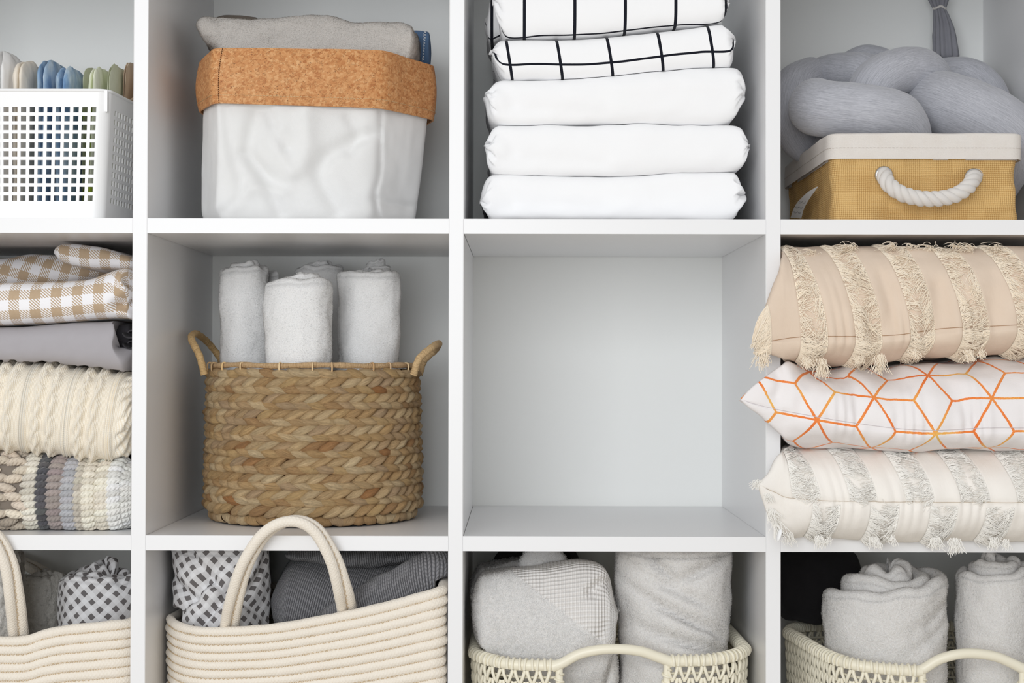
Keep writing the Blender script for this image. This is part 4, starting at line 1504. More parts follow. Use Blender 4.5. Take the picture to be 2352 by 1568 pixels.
# ------------------------------------------------------------------ row 2, column 4: three pillows
def bil(A, i, j):
    i = np.clip(i, 0, A.shape[0] - 1.001); j = np.clip(j, 0, A.shape[1] - 1.001)
    i0 = i.astype(int); j0 = j.astype(int); fi = (i - i0)[..., None]; fj = (j - j0)[..., None]
    return (A[i0, j0] * (1 - fi) + A[i0 + 1, j0] * fi) * (1 - fj) + (A[i0, j0 + 1] * (1 - fi) + A[i0 + 1, j0 + 1] * fi) * fj


def free(p):
    """keep pillow points clear of the upright and of the board they lie on"""
    k = p[..., 1] > -.0085
    p[..., 0] = np.where(k, np.maximum(p[..., 0], PI_ + HB + .002), p[..., 0])
    p[..., 2] = np.where(k, np.maximum(p[..., 2], ZBt + .0012), p[..., 2])


def yarns(g, paths, r, ns=3):
    """many thin tubes at once; paths (n, k, 3)"""
    n, k, _ = paths.shape
    T = np.gradient(paths, axis=1); T /= np.linalg.norm(T, axis=2)[..., None] + 1e-12
    a = np.cross(T, np.array([0.31, -0.84, 0.45])); a /= np.linalg.norm(a, axis=2)[..., None] + 1e-9
    b = np.cross(T, a)
    rr = np.linspace(1, .75, k)[None, :, None, None] * r
    an = np.arange(ns) * TAU / ns
    V = paths[:, :, None] + rr * (np.cos(an)[None, None, :, None] * a[:, :, None] + np.sin(an)[None, None, :, None] * b[:, :, None])
    base = (np.arange(n) * k * ns)[:, None, None, None]
    ki = np.arange(k - 1)[None, :, None, None] * ns
    s = np.arange(ns)[None, None, :, None]
    q = np.concatenate([base + ki + s, base + ki + (s + 1) % ns, base + ki + ns + (s + 1) % ns, base + ki + ns + s], -1).reshape(-1, 4)
    uv = np.zeros((n, k, ns, 2)); uv[..., 0] = np.linspace(0, 1, k)[None, :, None]
    g.add(V, Q=q, UV=uv)


def pillow(top, bot, seam, yf, yb, rf, kx, nu=320, na=70, lean=0.0, leanb=0.0, amp=.003, freq=(12, 12, 14), seed=0, groove=.0016):
    Yr = yf + rf * .35
    cv = lambda pts, x: curve1([tuple(at(a, b, Yr)[[0, 2]]) for a, b in pts], x)
    x0 = min(ax(top[0][0], Yr), ax(bot[0][0], Yr)); x1 = max(ax(top[-1][0], Yr), ax(bot[-1][0], Yr))
    X = np.linspace(x0, x1, nu)
    zt, zb, zs = cv(top, X), cv(bot, X), cv(seam, X)
    zt = np.maximum(zt, zs + .0004); zb = np.minimum(zb, zs - .0004)
    a = np.linspace(-np.pi / 2, np.pi / 2, na)
    lb = np.linspace(yb, yf + rf, 9, endpoint=False)
    sy = np.concatenate([lb, yf + rf * (1 - np.cos(a) ** .9), lb[::-1]])
    ss = np.concatenate([-np.ones(9), np.sign(np.sin(a)) * np.abs(np.sin(a)) ** .92, np.ones(9)])
    bk = np.concatenate([np.linspace(.25, 1, 9) ** .6, np.ones(na), np.linspace(1, .25, 9) ** .6])
    k = np.interp(X, [ax(q, Yr) for q, _ in kx], [w for _, w in kx])
    P = np.zeros((nu, len(sy), 3))
    P[..., 0] = X[:, None] - (lean * np.clip(ss, 0, 1) ** 1.5 + leanb * np.clip(-ss, 0, 1) ** 1.5)[None] * k[:, None]
    P[..., 1] = yf + (sy - yf)[None] * k[:, None] + (1 - np.clip(k, 0, 1))[:, None] * .012
    P[..., 2] = zs[:, None] + np.where(ss > 0, (zt - zs)[:, None] * ss[None], (zs - zb)[:, None] * ss[None]) * bk[None]
    P = displace(P, amp, freq, seed, 3)
    jm = 9 + na / 2 - .5
    P[..., 1] += groove * np.exp(-((np.arange(len(sy)) - jm) / 1.1) ** 2)[None]
    free(P)
    # puckers at the seam
    P[..., 1] += .0012 * np.sin(X * 420 + 3 * np.sin(X * 90))[:, None] * np.exp(-np.abs(np.arange(len(sy)) - jm) / 9)[None] * k[:, None]
    return P, jm


def seam_line(P, jm, mat, cover):
    j = int(round(jm)); N = normals_of(P)
    c = P[4:-4, j] + N[4:-4, j] * .0005
    c = (c[:-2] + c[1:-1] + c[2:]) / 3
    part('seam', Geo().tube(c - N[5:-5, j] * .0001, .0003, 5, caps=False), mat, rt)


def strips(P, jm, upper, lower, h=.0012):
    """lift the plain strips a little over the fringed bands"""
    xs = P[:, int(jm), 0]
    N = normals_of(P)
    lift = np.ones(P.shape[:2])
    for bands, sl in ((upper, slice(int(jm) + 1, None)), (lower, slice(0, int(jm) + 1))):
        w = np.ones(len(xs))
        for a, b in bands: w *= 1 - smooth(xs, a - .0008, a + .0008) * (1 - smooth(xs, b - .0008, b + .0008))
        lift[:, sl] = w[:, None]
    P = P + N * (h * lift)[..., None]
    free(P)
    return P


def fringe(P, jm, bands, j0, j1, rng, dens, lmax, r=.00043, droop=.004, sides=(1, -1), lift=.0026):
    xs = P[:, int(jm), 0]; N = normals_of(P)
    dxi = (len(xs) - 1) / (xs[-1] - xs[0])
    out = []
    for a, b in bands:
        g = Geo()
        w = b - a
        for sd in sides:
            edge = a if sd > 0 else b
            ie = np.interp(edge, xs, np.arange(len(xs)))
            n = int(dens * abs(j1 - j0))
            j = rng.uniform(min(j0, j1), max(j0, j1), n)
            cl = perlin(np.stack([j * .55, np.full(n, edge * 31), np.full(n, sd * 3.3)], -1), 5)
            cl2 = perlin(np.stack([j * .21, np.full(n, edge * 57), np.full(n, sd * 9.3)], -1), 8)
            L = lmax * (.45 + .35 * rng.random(n) + .5 * np.clip(cl2, -.5, .8))
            t = np.linspace(0, 1, 6)
            ii = ie + sd * dxi * L[:, None] * t[None]
            bend = (cl * 5 + cl2 * 3 + rng.normal(size=n) * .9)
            jj = j[:, None] + bend[:, None] * t[None] ** 1.4 + .5 * np.sin(t[None] * 5 + rng.random((n, 1)) * 6) * rng.normal(size=(n, 1))
            p = bil(P, ii, jj); nn = bil(N, ii, jj)
            hgt = (lift * (.35 + .9 * rng.random((n, 1))) * (1 + .8 * cl2[:, None]))
            p = p + nn * (.0003 + hgt * np.sin(np.clip(t * 1.15, 0, 1) * np.pi * .72)[None])[..., None]
            p[..., 2] -= droop * (t[None] ** 2) * (.3 + rng.random((n, 1)))
            free(p)
            yarns(g, p, r)
        out.append(g)
    return out


def tufts(g, px, py, Y, n, length, rng, dirx=0.0, spread=.3, r=.00043, fwd=-.15):
    c = at(px + rng.normal() * 5, py, Y); n = int(n * rng.uniform(.25, .8)); length *= rng.uniform(.6, 1.2)
    t = np.linspace(0, 1, 7)
    d = np.stack([dirx + spread * rng.normal(size=n), fwd + .2 * rng.normal(size=n), -1 + .15 * rng.normal(size=n)], 1)
    d /= np.linalg.norm(d, axis=1)[:, None]
    L = length * rng.uniform(.6, 1.1, n)
    root = c + rng.normal(size=(n, 3)) * np.array([.0022, .001, .001])
    p = root[:, None] + d[:, None] * L[:, None, None] * t[None, :, None]
    p[..., 0] += .0018 * np.sin(t[None] * 6 + rng.random((n, 1)) * 6) * rng.normal(size=(n, 1)) * .6
    p[..., 1] = np.minimum(p[..., 1], np.where(p[..., 2] < ZBt, -.003, 9))
    yarns(g, p, r)


def pillow_cloth(name, c1, c2):
    m = Mat(name, rough=.9, spec=.12, sheen=.12)
    u, v = m.uv()
    m.color(m.mix(m.noise(scale=40, detail=4), c1, c2))
    m.bump(m.noise(scale=34, detail=3), .003, .5)
    m.bump(m.noise(m.vec(u * 500, v * 90), 1.0, 2), .0004, .4)
    m.bump(weave(m, .0008), .0001, .5)
    return m.mat


W['beige_p'] = pillow_cloth('beige_cotton', c255(232, 213, 194), c255(224, 203, 182))
W['beige_y'] = yarn('cream_yarn', c255(255, 241, 220))
W['cream_p'] = pillow_cloth('cream_cotton', c255(250, 246, 240), c255(246, 240, 232))
W['cream_y'] = yarn('white_yarn', c255(255, 252, 246))
GP = 'pillows stacked in the right column'

# cream fringed pillow (bottom)
yf = -.052
P, jm = pillow([(1738, 1108), (1765, 1085), (1795, 1040), (1850, 1028), (2000, 1030), (2200, 1030), (2480, 1030)], [(1738, 1114), (1765, 1190), (1800, 1225), (1850, 1244), (1950, 1250), (2100, 1254), (2250, 1256), (2480, 1254)],
               [(1738, 1110), (1775, 1128), (1800, 1141), (1850, 1146), (2000, 1150), (2352, 1152), (2480, 1152)], yf, .30, .085, [(1738, .03), (1796, .12), (1816, .4), (1870, 1), (2480, 1)], lean=.017, leanb=.004, seed=141)
X_ = lambda q: ax(q, yf + .0)
up = [(X_(a), X_(b)) for a, b in ((1822, 1886), (1952, 2016), (2080, 2146), (2208, 2275), (2338, 2404))]
lo = [(X_(a), X_(b)) for a, b in ((1868, 1931), (2000, 2065), (2136, 2200), (2265, 2330), (2394, 2460))]
P = strips(P, jm, up, lo)
P[..., 2] = np.where(P[..., 1] > -.004, np.maximum(P[..., 2], ZBt + .0015), P[..., 2])
CREAM = P
rt = thing('throw_pillow', (ax(2100, .1), .1, ZBt), 'cream cotton pillow with fringed strips, lowest of the three pillows', 'pillow', GP)
cover = part('pillow_cover', gsoft(P), W['cream_p'], rt)
seam_line(P, jm, Mat('cream_seam', c255(206, 192, 174)).mat, cover)
rng = np.random.default_rng(3)
for g in fringe(P, jm, up, jm + 1, jm + 31, rng, 8.0, .021, droop=.002): part('fringe', g, W['cream_y'], cover, kind='stuff')
for (a, b), g in zip(lo, fringe(P, jm, lo, jm - 30, jm - 1, rng, 8.5, .020, droop=.006)):
    part('fringe', g, W['cream_y'], cover, kind='stuff')
g = Geo()
for px, py, Y, n, L, dx in ((1880, 1232, -.05, 60, .012, .2), (1905, 1236, -.05, 50, .011, -.3), (2012, 1236, -.052, 70, .016, .1), (2050, 1232, -.052, 40, .012, .2), (2150, 1236, -.054, 60, .014, .0), (2185, 1238, -.054, 90, .016, .1), (2282, 1236, -.054, 60, .013, .1),
                            (2318, 1240, -.054, 60, .012, .1), (1748, 1104, -.04, 90, .012, -.9), (1762, 1135, -.042, 60, .014, .4), (1775, 1170, -.044, 70, .016, .3), (1790, 1200, -.045, 110, .018, .3), (1815, 1222, -.03, 60, .014, .2)):
    tufts(g, px, py, Y, n, L, rng, dx)
part('corner_tassels', g, W['cream_y'], cover, kind='stuff')
zp = at(1793, 1216, -.05)
g = Geo().tube(catmull([zp, zp + (-.0014, -.001, -.005), zp + (-.0032, -.0008, -.012)], 10), np.array([.0016, .0022, .0026, .0028, .0028, .0028, .0027, .0026, .0022, .0012]), 10, flat=.55)
part('zipper_pull', g, W['plastic'], rt, label='small white zip pull')

# orange line pillow (middle)
def rhombille(name, R, u0, v0, lw):
    m = Mat(name, rough=.88, spec=.12, sheen=.15)
    u, v = m.uv()
    wob = (m.noise(m.vec(u * 260, v * 260), 1.0, 2) - .5) * .0012
    x = u - u0 + wob; y = v - v0 + wob
    line = None
    for k in range(3):
        a = math.pi / 3 * k
        s = x * math.cos(a) + y * math.sin(a); t = y * math.cos(a) - x * math.sin(a)
        sp = R * math.sqrt(3) / 2
        kk = (t / sp).round()
        dist = (t - kk * sp).abs()
        q = ((s + kk * (1.5 * R)) / (3 * R)).frac() * 3.0
        on = dist.lt(lw / 2) * (q.lt(1.0).max(q.gt(2.0)))
        line = on if line is None else line.max(on)
    ink = m.ramp(m.noise(m.vec(u * 22, v * 22), 1.0, 1) * .65 + m.noise(m.vec(u * 900, v * 900), 1.0, 2) * .35, [(0.3, c255(228, 106, 46)), (0.5, c255(240, 140, 74)), (0.62, c255(240, 182, 96)), (0.75, c255(232, 196, 110))])
    base = m.mix(m.noise(scale=18, detail=3), c255(243, 239, 238), c255(234, 229, 229))
    m.color(m.mix(line, base, ink))
    m.bump(m.noise(scale=30, detail=3), .003, .5)
    m.bump(m.noise(scale=700, detail=2), .0003, .4)
    return m.mat


yf = -.062
P, jm = pillow([(1696, 915), (1730, 878), (1770, 850), (1810, 830), (1850, 838), (1920, 850), (1975, 838), (2040, 848), (2100, 832), (2200, 828), (2300, 822), (2480, 822)],
               [(1696, 918), (1740, 955), (1780, 995), (1830, 1025), (1900, 1034), (2000, 1040), (2100, 1041), (2180, 1036), (2300, 1042), (2480, 1040)],
               [(1696, 917), (1760, 937), (1840, 954), (2000, 980), (2120, 990), (2250, 985), (2352, 985), (2480, 985)], yf, .28, .09, [(1696, .03), (1796, .14), (1820, .4), (1880, 1), (2480, 1)], amp=.004, freq=(13, 13, 16), seed=152, lean=.0)
for pts, d, w in (([(1790, 845), (1800, 880), (1790, 910)], .006, .008), ([(1850, 860), (1870, 900), (1850, 930)], .006, .012), ([(1960, 880), (1975, 930)], .005, .010), ([(2190, 880), (2215, 930), (2235, 960)], .006, .012), ([(2050, 870), (2100, 880)], .005, .010), ([(1940, 1010), (1980, 1020)], .005, .008)):
    P = crease(P, pts, yf, d, w)
uv = uv_front(P, yf, 2012); dd = np.linalg.norm(np.diff(P, axis=1), axis=2); dd = np.concatenate([np.zeros((P.shape[0], 1)), np.cumsum(dd, 1)], 1)
jc = int(round(jm)); uv[..., 1] = dd - dd[:, jc:jc + 1]
i0 = np.argmin(np.abs(P[:, jc, 0] - ax(2012, yf))); zt_ = az(913, yf + .01, 2012)
j_ = jc + np.argmin(np.abs(P[i0, jc:jc + 36, 2] - zt_))
P = settle(P, CREAM)
W['orange'] = rhombille('orange_line_print', 90 * mm(yf), 0.0, float(uv[i0, j_, 1]), .0026)
ORANGE = P
rt = thing('throw_pillow', (ax(2100, .1), .1, P[..., 2].min()), 'white pillow with an orange geometric line pattern, middle of the stack', 'pillow', GP)
cover = part('pillow_cover', gsoft(P, uv), W['orange'], rt)
seam_line(P, jm, Mat('grey_seam', c255(214, 208, 209)).mat, cover)

# beige fringed pillow (top)
yf = -.055
P, jm = pillow([(1728, 786), (1760, 710), (1790, 640), (1810, 590), (1850, 566), (1930, 562), (2040, 556), (2150, 556), (2250, 560), (2480, 560)],
               [(1728, 790), (1760, 812), (1790, 826), (1840, 838), (1900, 840), (1990, 840), (2060, 830), (2110, 822), (2200, 822), (2300, 818), (2480, 815)],
               [(1728, 788), (1790, 783), (1850, 780), (1960, 780), (2050, 776), (2150, 762), (2250, 757), (2352, 752), (2480, 752)], yf, .27, .10, [(1728, .03), (1796, .13), (1818, .4), (1870, 1), (2480, 1)], lean=.021, leanb=.002, amp=.0034, seed=161)
bands = [(X_(a), X_(b)) for a, b in ((1842, 1902), (1965, 2028), (2092, 2152), (2212, 2274), (2338, 2400))]
P = strips(P, jm, bands, bands)
for pts, d, w in (([(1995, 720), (2000, 760)], .005, .008), ([(2040, 640), (2050, 700), (2040, 750)], .006, .010), ([(2165, 660), (2160, 720), (2150, 760)], .008, .012), ([(2300, 640), (2290, 720)], .006, .012)): P = crease(P, pts, yf, d, w)
P = settle(P, ORANGE, .002)
rt = thing('throw_pillow', (ax(2100, .1), .1, P[..., 2].min()), 'beige cotton pillow with fringed strips on top of the pillow stack', 'pillow', GP)
cover = part('pillow_cover', gsoft(P), W['beige_p'], rt)
seam_line(P, jm, Mat('brown_seam', c255(168, 130, 94)).mat, cover)
for g in fringe(P, jm, bands, jm - 27, jm + 42, rng, 8.5, .022, droop=.005): part('fringe', g, W['beige_y'], cover, kind='stuff')
part('fringe', fringe(P, jm, [(X_(1742), X_(1776))], jm - 30, jm + 28, rng, 16.0, .019, droop=.007, sides=(-1,), lift=.004)[0], W['beige_y'], cover, kind='stuff')
g = Geo()
for px, py, Y, n, L, dx in ((1738, 786, -.045, 80, .012, -.6), (1752, 800, -.045, 100, .020, -.3), (1768, 815, -.045, 90, .016, -.2), (1856, 822, -.05, 60, .016, .4), (1890, 826, -.052, 80, .018, .0), (1975, 818, -.05, 60, .014, .3), (2022, 815, -.052, 90, .018, -.1), (2105, 805, -.052, 50, .012, .3), (2225, 805, -.052, 60, .014, .2), (2262, 805, -.052, 60, .012, -.1)):
    tufts(g, px, py, Y, n, L, rng, dx)
for px, py in ((1870, 585), (1948, 575), (1960, 572), (2055, 570), (2095, 572), (2140, 572), (2200, 570), (2230, 575), (2290, 575)):
    c = at(px, py, .0); n = 40; t = np.linspace(0, 1, 7); d = np.stack([-.5 + .5 * rng.normal(size=n), -.3 + .2 * rng.normal(size=n), .6 + .2 * rng.random(n)], 1)
    p = c + rng.normal(size=(n, 1, 3)) * .0025 + d[:, None] * t[None, :, None] * .012; p[..., 2] -= .008 * t[None] ** 2
    p[..., 2] = np.minimum(p[..., 2], ZA - HB - .001)
    yarns(g, p, .00036)
part('corner_tassels', g, W['beige_y'], cover, kind='stuff')

# ------------------------------------------------------------------ row 3: cotton rope baskets
def rope_mat(name, c1, c2, st):
    m = Mat(name, rough=.92, spec=.1, sheen=.15)
    u, v = m.uv()
    br = ((u / .0038 + v / .0052) * TAU).sin() * .5 + .5
    br2 = ((u / .0038 - v / .0052) * TAU).sin() * .5 + .5
    n = m.noise(scale=300, detail=3)
    col = m.mix(n * .6 + br * br2 * .3, c1, c2)
    m.color(col)
    m.bump(br.max(br2) + n * .6, .0004, .7)
    return m.mat


W['rope'] = rope_mat('cream_cotton_cord', c255(243, 236, 225), c255(232, 221, 204), None)
W['stitch_tan'] = Mat('tan_stitch_thread', c255(206, 178, 132), rough=.9).mat


def rope_basket(plan, z0, ncoil, handle, backhandle, label, seed):
    """plan: (px, depth, rim y) around the rim, anticlockwise from above"""
    pts = np.array([at(px, y, Y) for px, Y, y in plan])
    rim = catmull(pts, 220, closed=True)
    k0 = math.floor((rim[:, 0].mean() + 2 * PI_) / PI_); rim[:, 0] = np.clip(rim[:, 0], (k0 - 2) * PI_ + HB + .0075, (k0 - 1) * PI_ - HB - .0075)
    cen = rim[:, :2].mean(0)
    root = thing('rope_basket', (cen[0], cen[1], z0), label, 'basket', 'cotton rope baskets')
    coils = []
    rng = np.random.default_rng(seed)
    for k in range(ncoil):
        t = k / (ncoil - .5)
        c = rim.copy()
        c[:, 2] = rim[:, 2] + (z0 + .0055 - rim[:, 2]) * t
        sc = 1 - .02 * t + .004 * math.sin(k * 1.7)
        c[:, :2] = cen + (rim[:, :2] - cen) * sc
        c[:, 2] -= .0048
        r = (rim[:, 2] - z0) / ncoil * .54
        P, uv = tube_grid(c if k < 11 else c[::4], r if k < 11 else r[::4], 12 if k < 11 else 8, True, upv=(0, 0, 1))
        P = displace(P, .0005, (60, 60, 60), seed + k, 2)
        part('rope_coil', Geo().grid(P, uv, flip=True), W['rope'], root)
        coils.append((c, r))
    # zigzag thread that joins neighbouring coils (front half, where it shows)
    g = Geo()
    for k in range(min(ncoil - 1, 11)):
        c = (coils[k][0] + coils[k + 1][0]) / 2
        o_ = c[:, :2] - cen; nn = np.stack([np.gradient(c[:, 1]), -np.gradient(c[:, 0])], 1); nn /= np.linalg.norm(nn, axis=1)[:, None]; nn *= np.sign((nn * o_).sum(1))[:, None]
        L = np.concatenate([[0], np.cumsum(np.linalg.norm(np.diff(c, axis=0), axis=1))])
        s = np.arange(0, L[-1], .0026)
        q = np.stack([np.interp(s, L, c[:, m]) for m in range(3)], 1); qn = np.stack([np.interp(s, L, nn[:, m]) for m in range(2)], 1)
        keep = q[:, 1] < cen[1]
        q, qn = q[keep], qn[keep]
        up = np.where(np.arange(len(q)) % 2 == 0, 1, -1)
        a = q.copy(); a[:, :2] += qn * .0032; a[:, 2] += up * .0014
        b = np.roll(a, -1, 0); ok = np.linalg.norm(b - a, axis=1) < .008
        a, b = a[ok], b[ok]; 
        yarns(g, np.stack([a, (a + b) / 2, b], 1), .00028)
    part('zigzag_stitching', g, W['stitch_tan'], root, kind='stuff')
    base = coils[-1][0]
    part('basket_floor', Geo().add(np.vstack([base, base.mean(0)]), T=[(i, (i + 1) % len(base), len(base)) for i in range(len(base))]), W['rope'], root)
    for nm, hp, phi in (('handle', handle, 1), ('handle', backhandle, 1)):
        if hp is None: continue
        c = catmull([at(*q) for q in hp], 120)
        s = np.linspace(0, 1, 120)
        ph = 1.25 * np.sin(np.pi * s) ** .8
        T, A, B = frames(c)
        side = np.stack([np.cos(ph), np.sin(ph), 0 * ph], 1)
        side -= T * (side * T).sum(1)[:, None]; side /= np.linalg.norm(side, axis=1)[:, None]
        hroot = None
        for sg in (-1, 1):
            q = c + side * sg * .0054
            o = part('handle_cord', Geo().tube(q, .0060, 14), W['rope'], root)
        g = Geo(); fr = np.cross(T, side); fr *= np.where(fr[:, 1:2] > 0, -1, 1)
        a = c + fr * .0042; idx = np.arange(2, 116, 2)
        yarns(g, np.stack([a[idx] + side[idx] * .0016, a[idx + 1] - side[idx + 1] * .0016, a[idx + 2] + side[idx + 2] * .0016], 1), .00028)
        part('handle_stitching', g, W['stitch_tan'], o, kind='stuff')
    return root, rim, cen


z3 = ZDt + .0006
rope_basket([(388, .15, 1398), (391, .09, 1412), (412, .05, 1428), (460, .028, 1439), (540, .02, 1439), (640, .016, 1431), (740, .014, 1414), (850, .014, 1392), (950, .016, 1366), (1010, .022, 1348), (1034, .06, 1332), (1040, .15, 1308), (1040, .25, 1285), (1010, .33, 1272), (850, .355, 1300), (650, .36, 1335), (480, .345, 1350), (412, .28, 1360)],
            z3, 26, [(528, 1480, .042), (528, 1436, .034), (540, 1370, .004), (566, 1290, -.016), (612, 1222, -.024), (668, 1196, -.026), (722, 1214, -.024), (764, 1280, -.018), (786, 1350, -.002), (797, 1402, .028), (798, 1450, .038)], None,
            'cream cotton rope basket holding a gingham roll and grey knit blanket', 170)
rope_basket([(-385, .2, 1400), (-372, .09, 1425), (-320, .04, 1450), (-200, .022, 1462), (-60, .016, 1463), (0, .016, 1462), (60, .016, 1460), (105, .016, 1446), (150, .016, 1437), (230, .018, 1429), (295, .03, 1421), (330, .07, 1408), (346, .15, 1390), (350, .25, 1370), (300, .335, 1355), (100, .355, 1350), (-150, .36, 1355), (-340, .33, 1370)],
            z3, 24, [(-260, 1500, .042), (-262, 1455, .034), (-250, 1380, .004), (-215, 1290, -.012), (-150, 1225, -.018), (-80, 1203, -.02), (-20, 1225, -.018), (18, 1290, -.012), (33, 1370, .002), (42, 1455, .032), (43, 1500, .040)],
            [(-90, 1375, .345), (-70, 1305, .343), (-20, 1275, .341), (40, 1288, .341), (95, 1315, .343), (140, 1365, .345)],
            'cream cotton rope basket at the left edge, with white boucle and gingham rolls', 190)


def grey_gingham():
    m = Mat('grey_gingham_muslin', rough=.92, spec=.1)
    u, v = m.uv(); p = .0128; c = math.sqrt(.5)
    x = (u * c + v * c) / p; y = (v * c - u * c) / p
    a = x.frac().lt(.5); b = y.frac().lt(.5)
    col = m.mix((a + b) * .5, c255(232, 232, 234), c255(206, 204, 205))
    m.color(m.mix(a * b, col, c255(112, 108, 108)))
    m.bump(m.noise(scale=50, detail=3), .002, .5); m.bump(weave(m, .0009), .0001, .5)
    return m.mat


W['ggingham'] = grey_gingham()
W['boucle'] = terry('white_boucle', c255(246, 243, 237), c255(226, 221, 212), 260, .0012)
W['boucle_f'] = fibre('boucle_pile', c255(236, 233, 226))
cx = ax(222, .10); R = .0545
P = roll(cx, .135, z3 + .012, az(1342, .085), R, turns=2.9, th=.0125, start=2.2, tele=.0065, seed=201, amp=.0040, freq=26, wob=.012, nz=46,
         dents=[(-1.2, az(1360, .08), .02, .004, .006, .7)])
tag(part('rolled_blanket', Geo().grid(P), W['ggingham']), 'grey and white gingham cloth rolled upright in the left rope basket', 'blanket', 'rolled blankets in the rope baskets')


def knobbly(P, a, s, seed):
    N = normals_of(P)
    return P + N * (a * np.abs(perlin(P * s, seed)) ** .7)[..., None]


P = roll(ax(-35, .12), .14, z3 + .012, az(1290, .1), .052, turns=2.4, th=.018, start=1.0, tele=.004, seed=203, amp=.003, freq=24, nz=70, per=110)
P = knobbly(P, .006, 120, 4)
rt = thing('rolled_blanket', (ax(-35, .12), .14, z3 + .01), 'white boucle blanket roll behind the front handle of the left rope basket', 'blanket', 'rolled blankets in the rope baskets')
part('blanket_body', Geo().grid(P), W['boucle'], rt)
part('pile', fuzz(P, 9000, .003, .0008, 7, curl=1.2), W['boucle_f'], rt, kind='stuff')
P = roll(ax(92, .24), .265, z3 + .012, az(1336, .23), .040, turns=2.2, th=.015, start=1.0, tele=.003, seed=204, amp=.003, freq=24, nz=60, per=100)
P = knobbly(P, .005, 120, 5)
rt = thing('rolled_blanket', (ax(92, .24), .265, z3 + .01), 'white knobbly blanket roll between boucle roll and gingham in the left rope basket', 'blanket', 'rolled blankets in the rope baskets')
part('blanket_body', Geo().grid(P), W['boucle'], rt)
part('pile', fuzz(P, 6000, .003, .0008, 8, curl=1.2), W['boucle_f'], rt, kind='stuff')

# gingham bundle in the second rope basket
cz = lambda y: az(y, .05, 520)
P = roll(ax(517, .10), .108, z3 + .012, ZB - HB - .004, .0625, turns=1.6, th=.016, start=2.4, tele=0, seed=211, amp=.006, freq=20, wob=.003, nz=110, per=120, squash=(1, 1.0),
         dents=[(-1.9, cz(1340), .05, .012, .010, .5), (-1.1, cz(1370), -.03, .010, .006, .6), (-1.0, cz(1320), .06, .010, .008, .5), (-1.7, cz(1405), .06, .008, .007, .6), (-2.4, cz(1360), -.02, .010, .008, .5), (-.7, cz(1345), .05, .008, .007, .5), (-2.0, cz(1290), -.05, .008, .008, .5)])
P[..., 0] = np.maximum(P[..., 0], np.where(P[..., 2] < .648, -.3180, -.3400))
tag(part('rolled_blanket', Geo().grid(P), W['ggingham']), 'grey and white gingham cloth bundled behind the rope handle, next to grey knit', 'blanket', 'rolled blankets in the rope baskets')


def knit_mat(name, c1, c2, w, h, d):
    m = Mat(name, rough=.95, spec=.06, sheen=.2)
    k = knit_h(m, w, h)
    n = m.noise(scale=600, detail=2)
    m.color(m.mix((k * 1.3).clamp(), c1, m.mix(n * .5, c2, c1)))
    m.bump(k + n * .25, d, .9)
    return m.mat


W['gknit'] = knit_mat('grey_rib_knit', c255(82, 82, 86), c255(164, 163, 166), .0052, .0044, .002)
rt = thing('folded_blanket', (ax(840, .15), .18, z3 + .06), 'grey chunky knit blanket folded in the middle rope basket', 'blanket')
def rotuv(P, a, s=1.0):
    uv = grid_uv(P); return (uv @ np.array([[math.cos(a), math.sin(a)], [-math.sin(a), math.cos(a)]])) * s
P = slab([(622, 1330), (640, 1294), (720, 1290), (800, 1302), (900, 1298), (1034, 1288)], [(622, 1450), (690, 1560), (900, 1560), (1034, 1500)], .085, .265, rf=.06, e=.95, nu=120, na=50, ends=(.025, .01), amp=.004, freq=(18, 18, 18), seed=221)
P[..., 0] = np.minimum(P[..., 0], np.where(P[..., 2] < .688, -.0245, -.0110))
part('main_fold', gsoft(P, rotuv(P, .25)), W['gknit'], rt)
P = slab([(655, 1268), (700, 1266), (850, 1266), (1000, 1266), (1030, 1268)], [(655, 1285), (720, 1292), (800, 1304), (880, 1300), (960, 1288), (1030, 1282)], .10, .31, rf=.03, e=.95, nu=90, na=40, ends=(.02, .01), amp=.003, freq=(20, 20, 20), seed=222)
part('upper_fold', gsoft(P, rotuv(P, -.15)), W['gknit'], rt)
c = catmull([at(*q) for q in ((690, 1475, .085), (760, 1440, .074), (840, 1390, .066), (930, 1346, .062), (1000, 1312, .066), (1026, 1290, .10), (1026, 1284, .17))], 110)
Pk, uvk = tube_grid(c, np.interp(np.linspace(0, 1, 110), [0, .15, .6, 1], [.017, .022, .026, .018]), 40, flat=.85, upv=(0, 0, 1))
Pk = displace(Pk, .003, (26, 26, 26), 223, 2)
Pk[..., 0] = np.minimum(Pk[..., 0], np.where(Pk[..., 2] < .688, -.0245, -.0110))
part('rolled_edge', Geo().grid(Pk, np.stack([uvk[..., 0] + uvk[..., 1] * .25, uvk[..., 1]], -1), flip=True), W['gknit'], rt)

# ------------------------------------------------------------------ row 3: cream plastic baskets
W['cream_plastic'] = Mat('cream_plastic', c255(240, 234, 214), rough=.35, spec=.4).mat


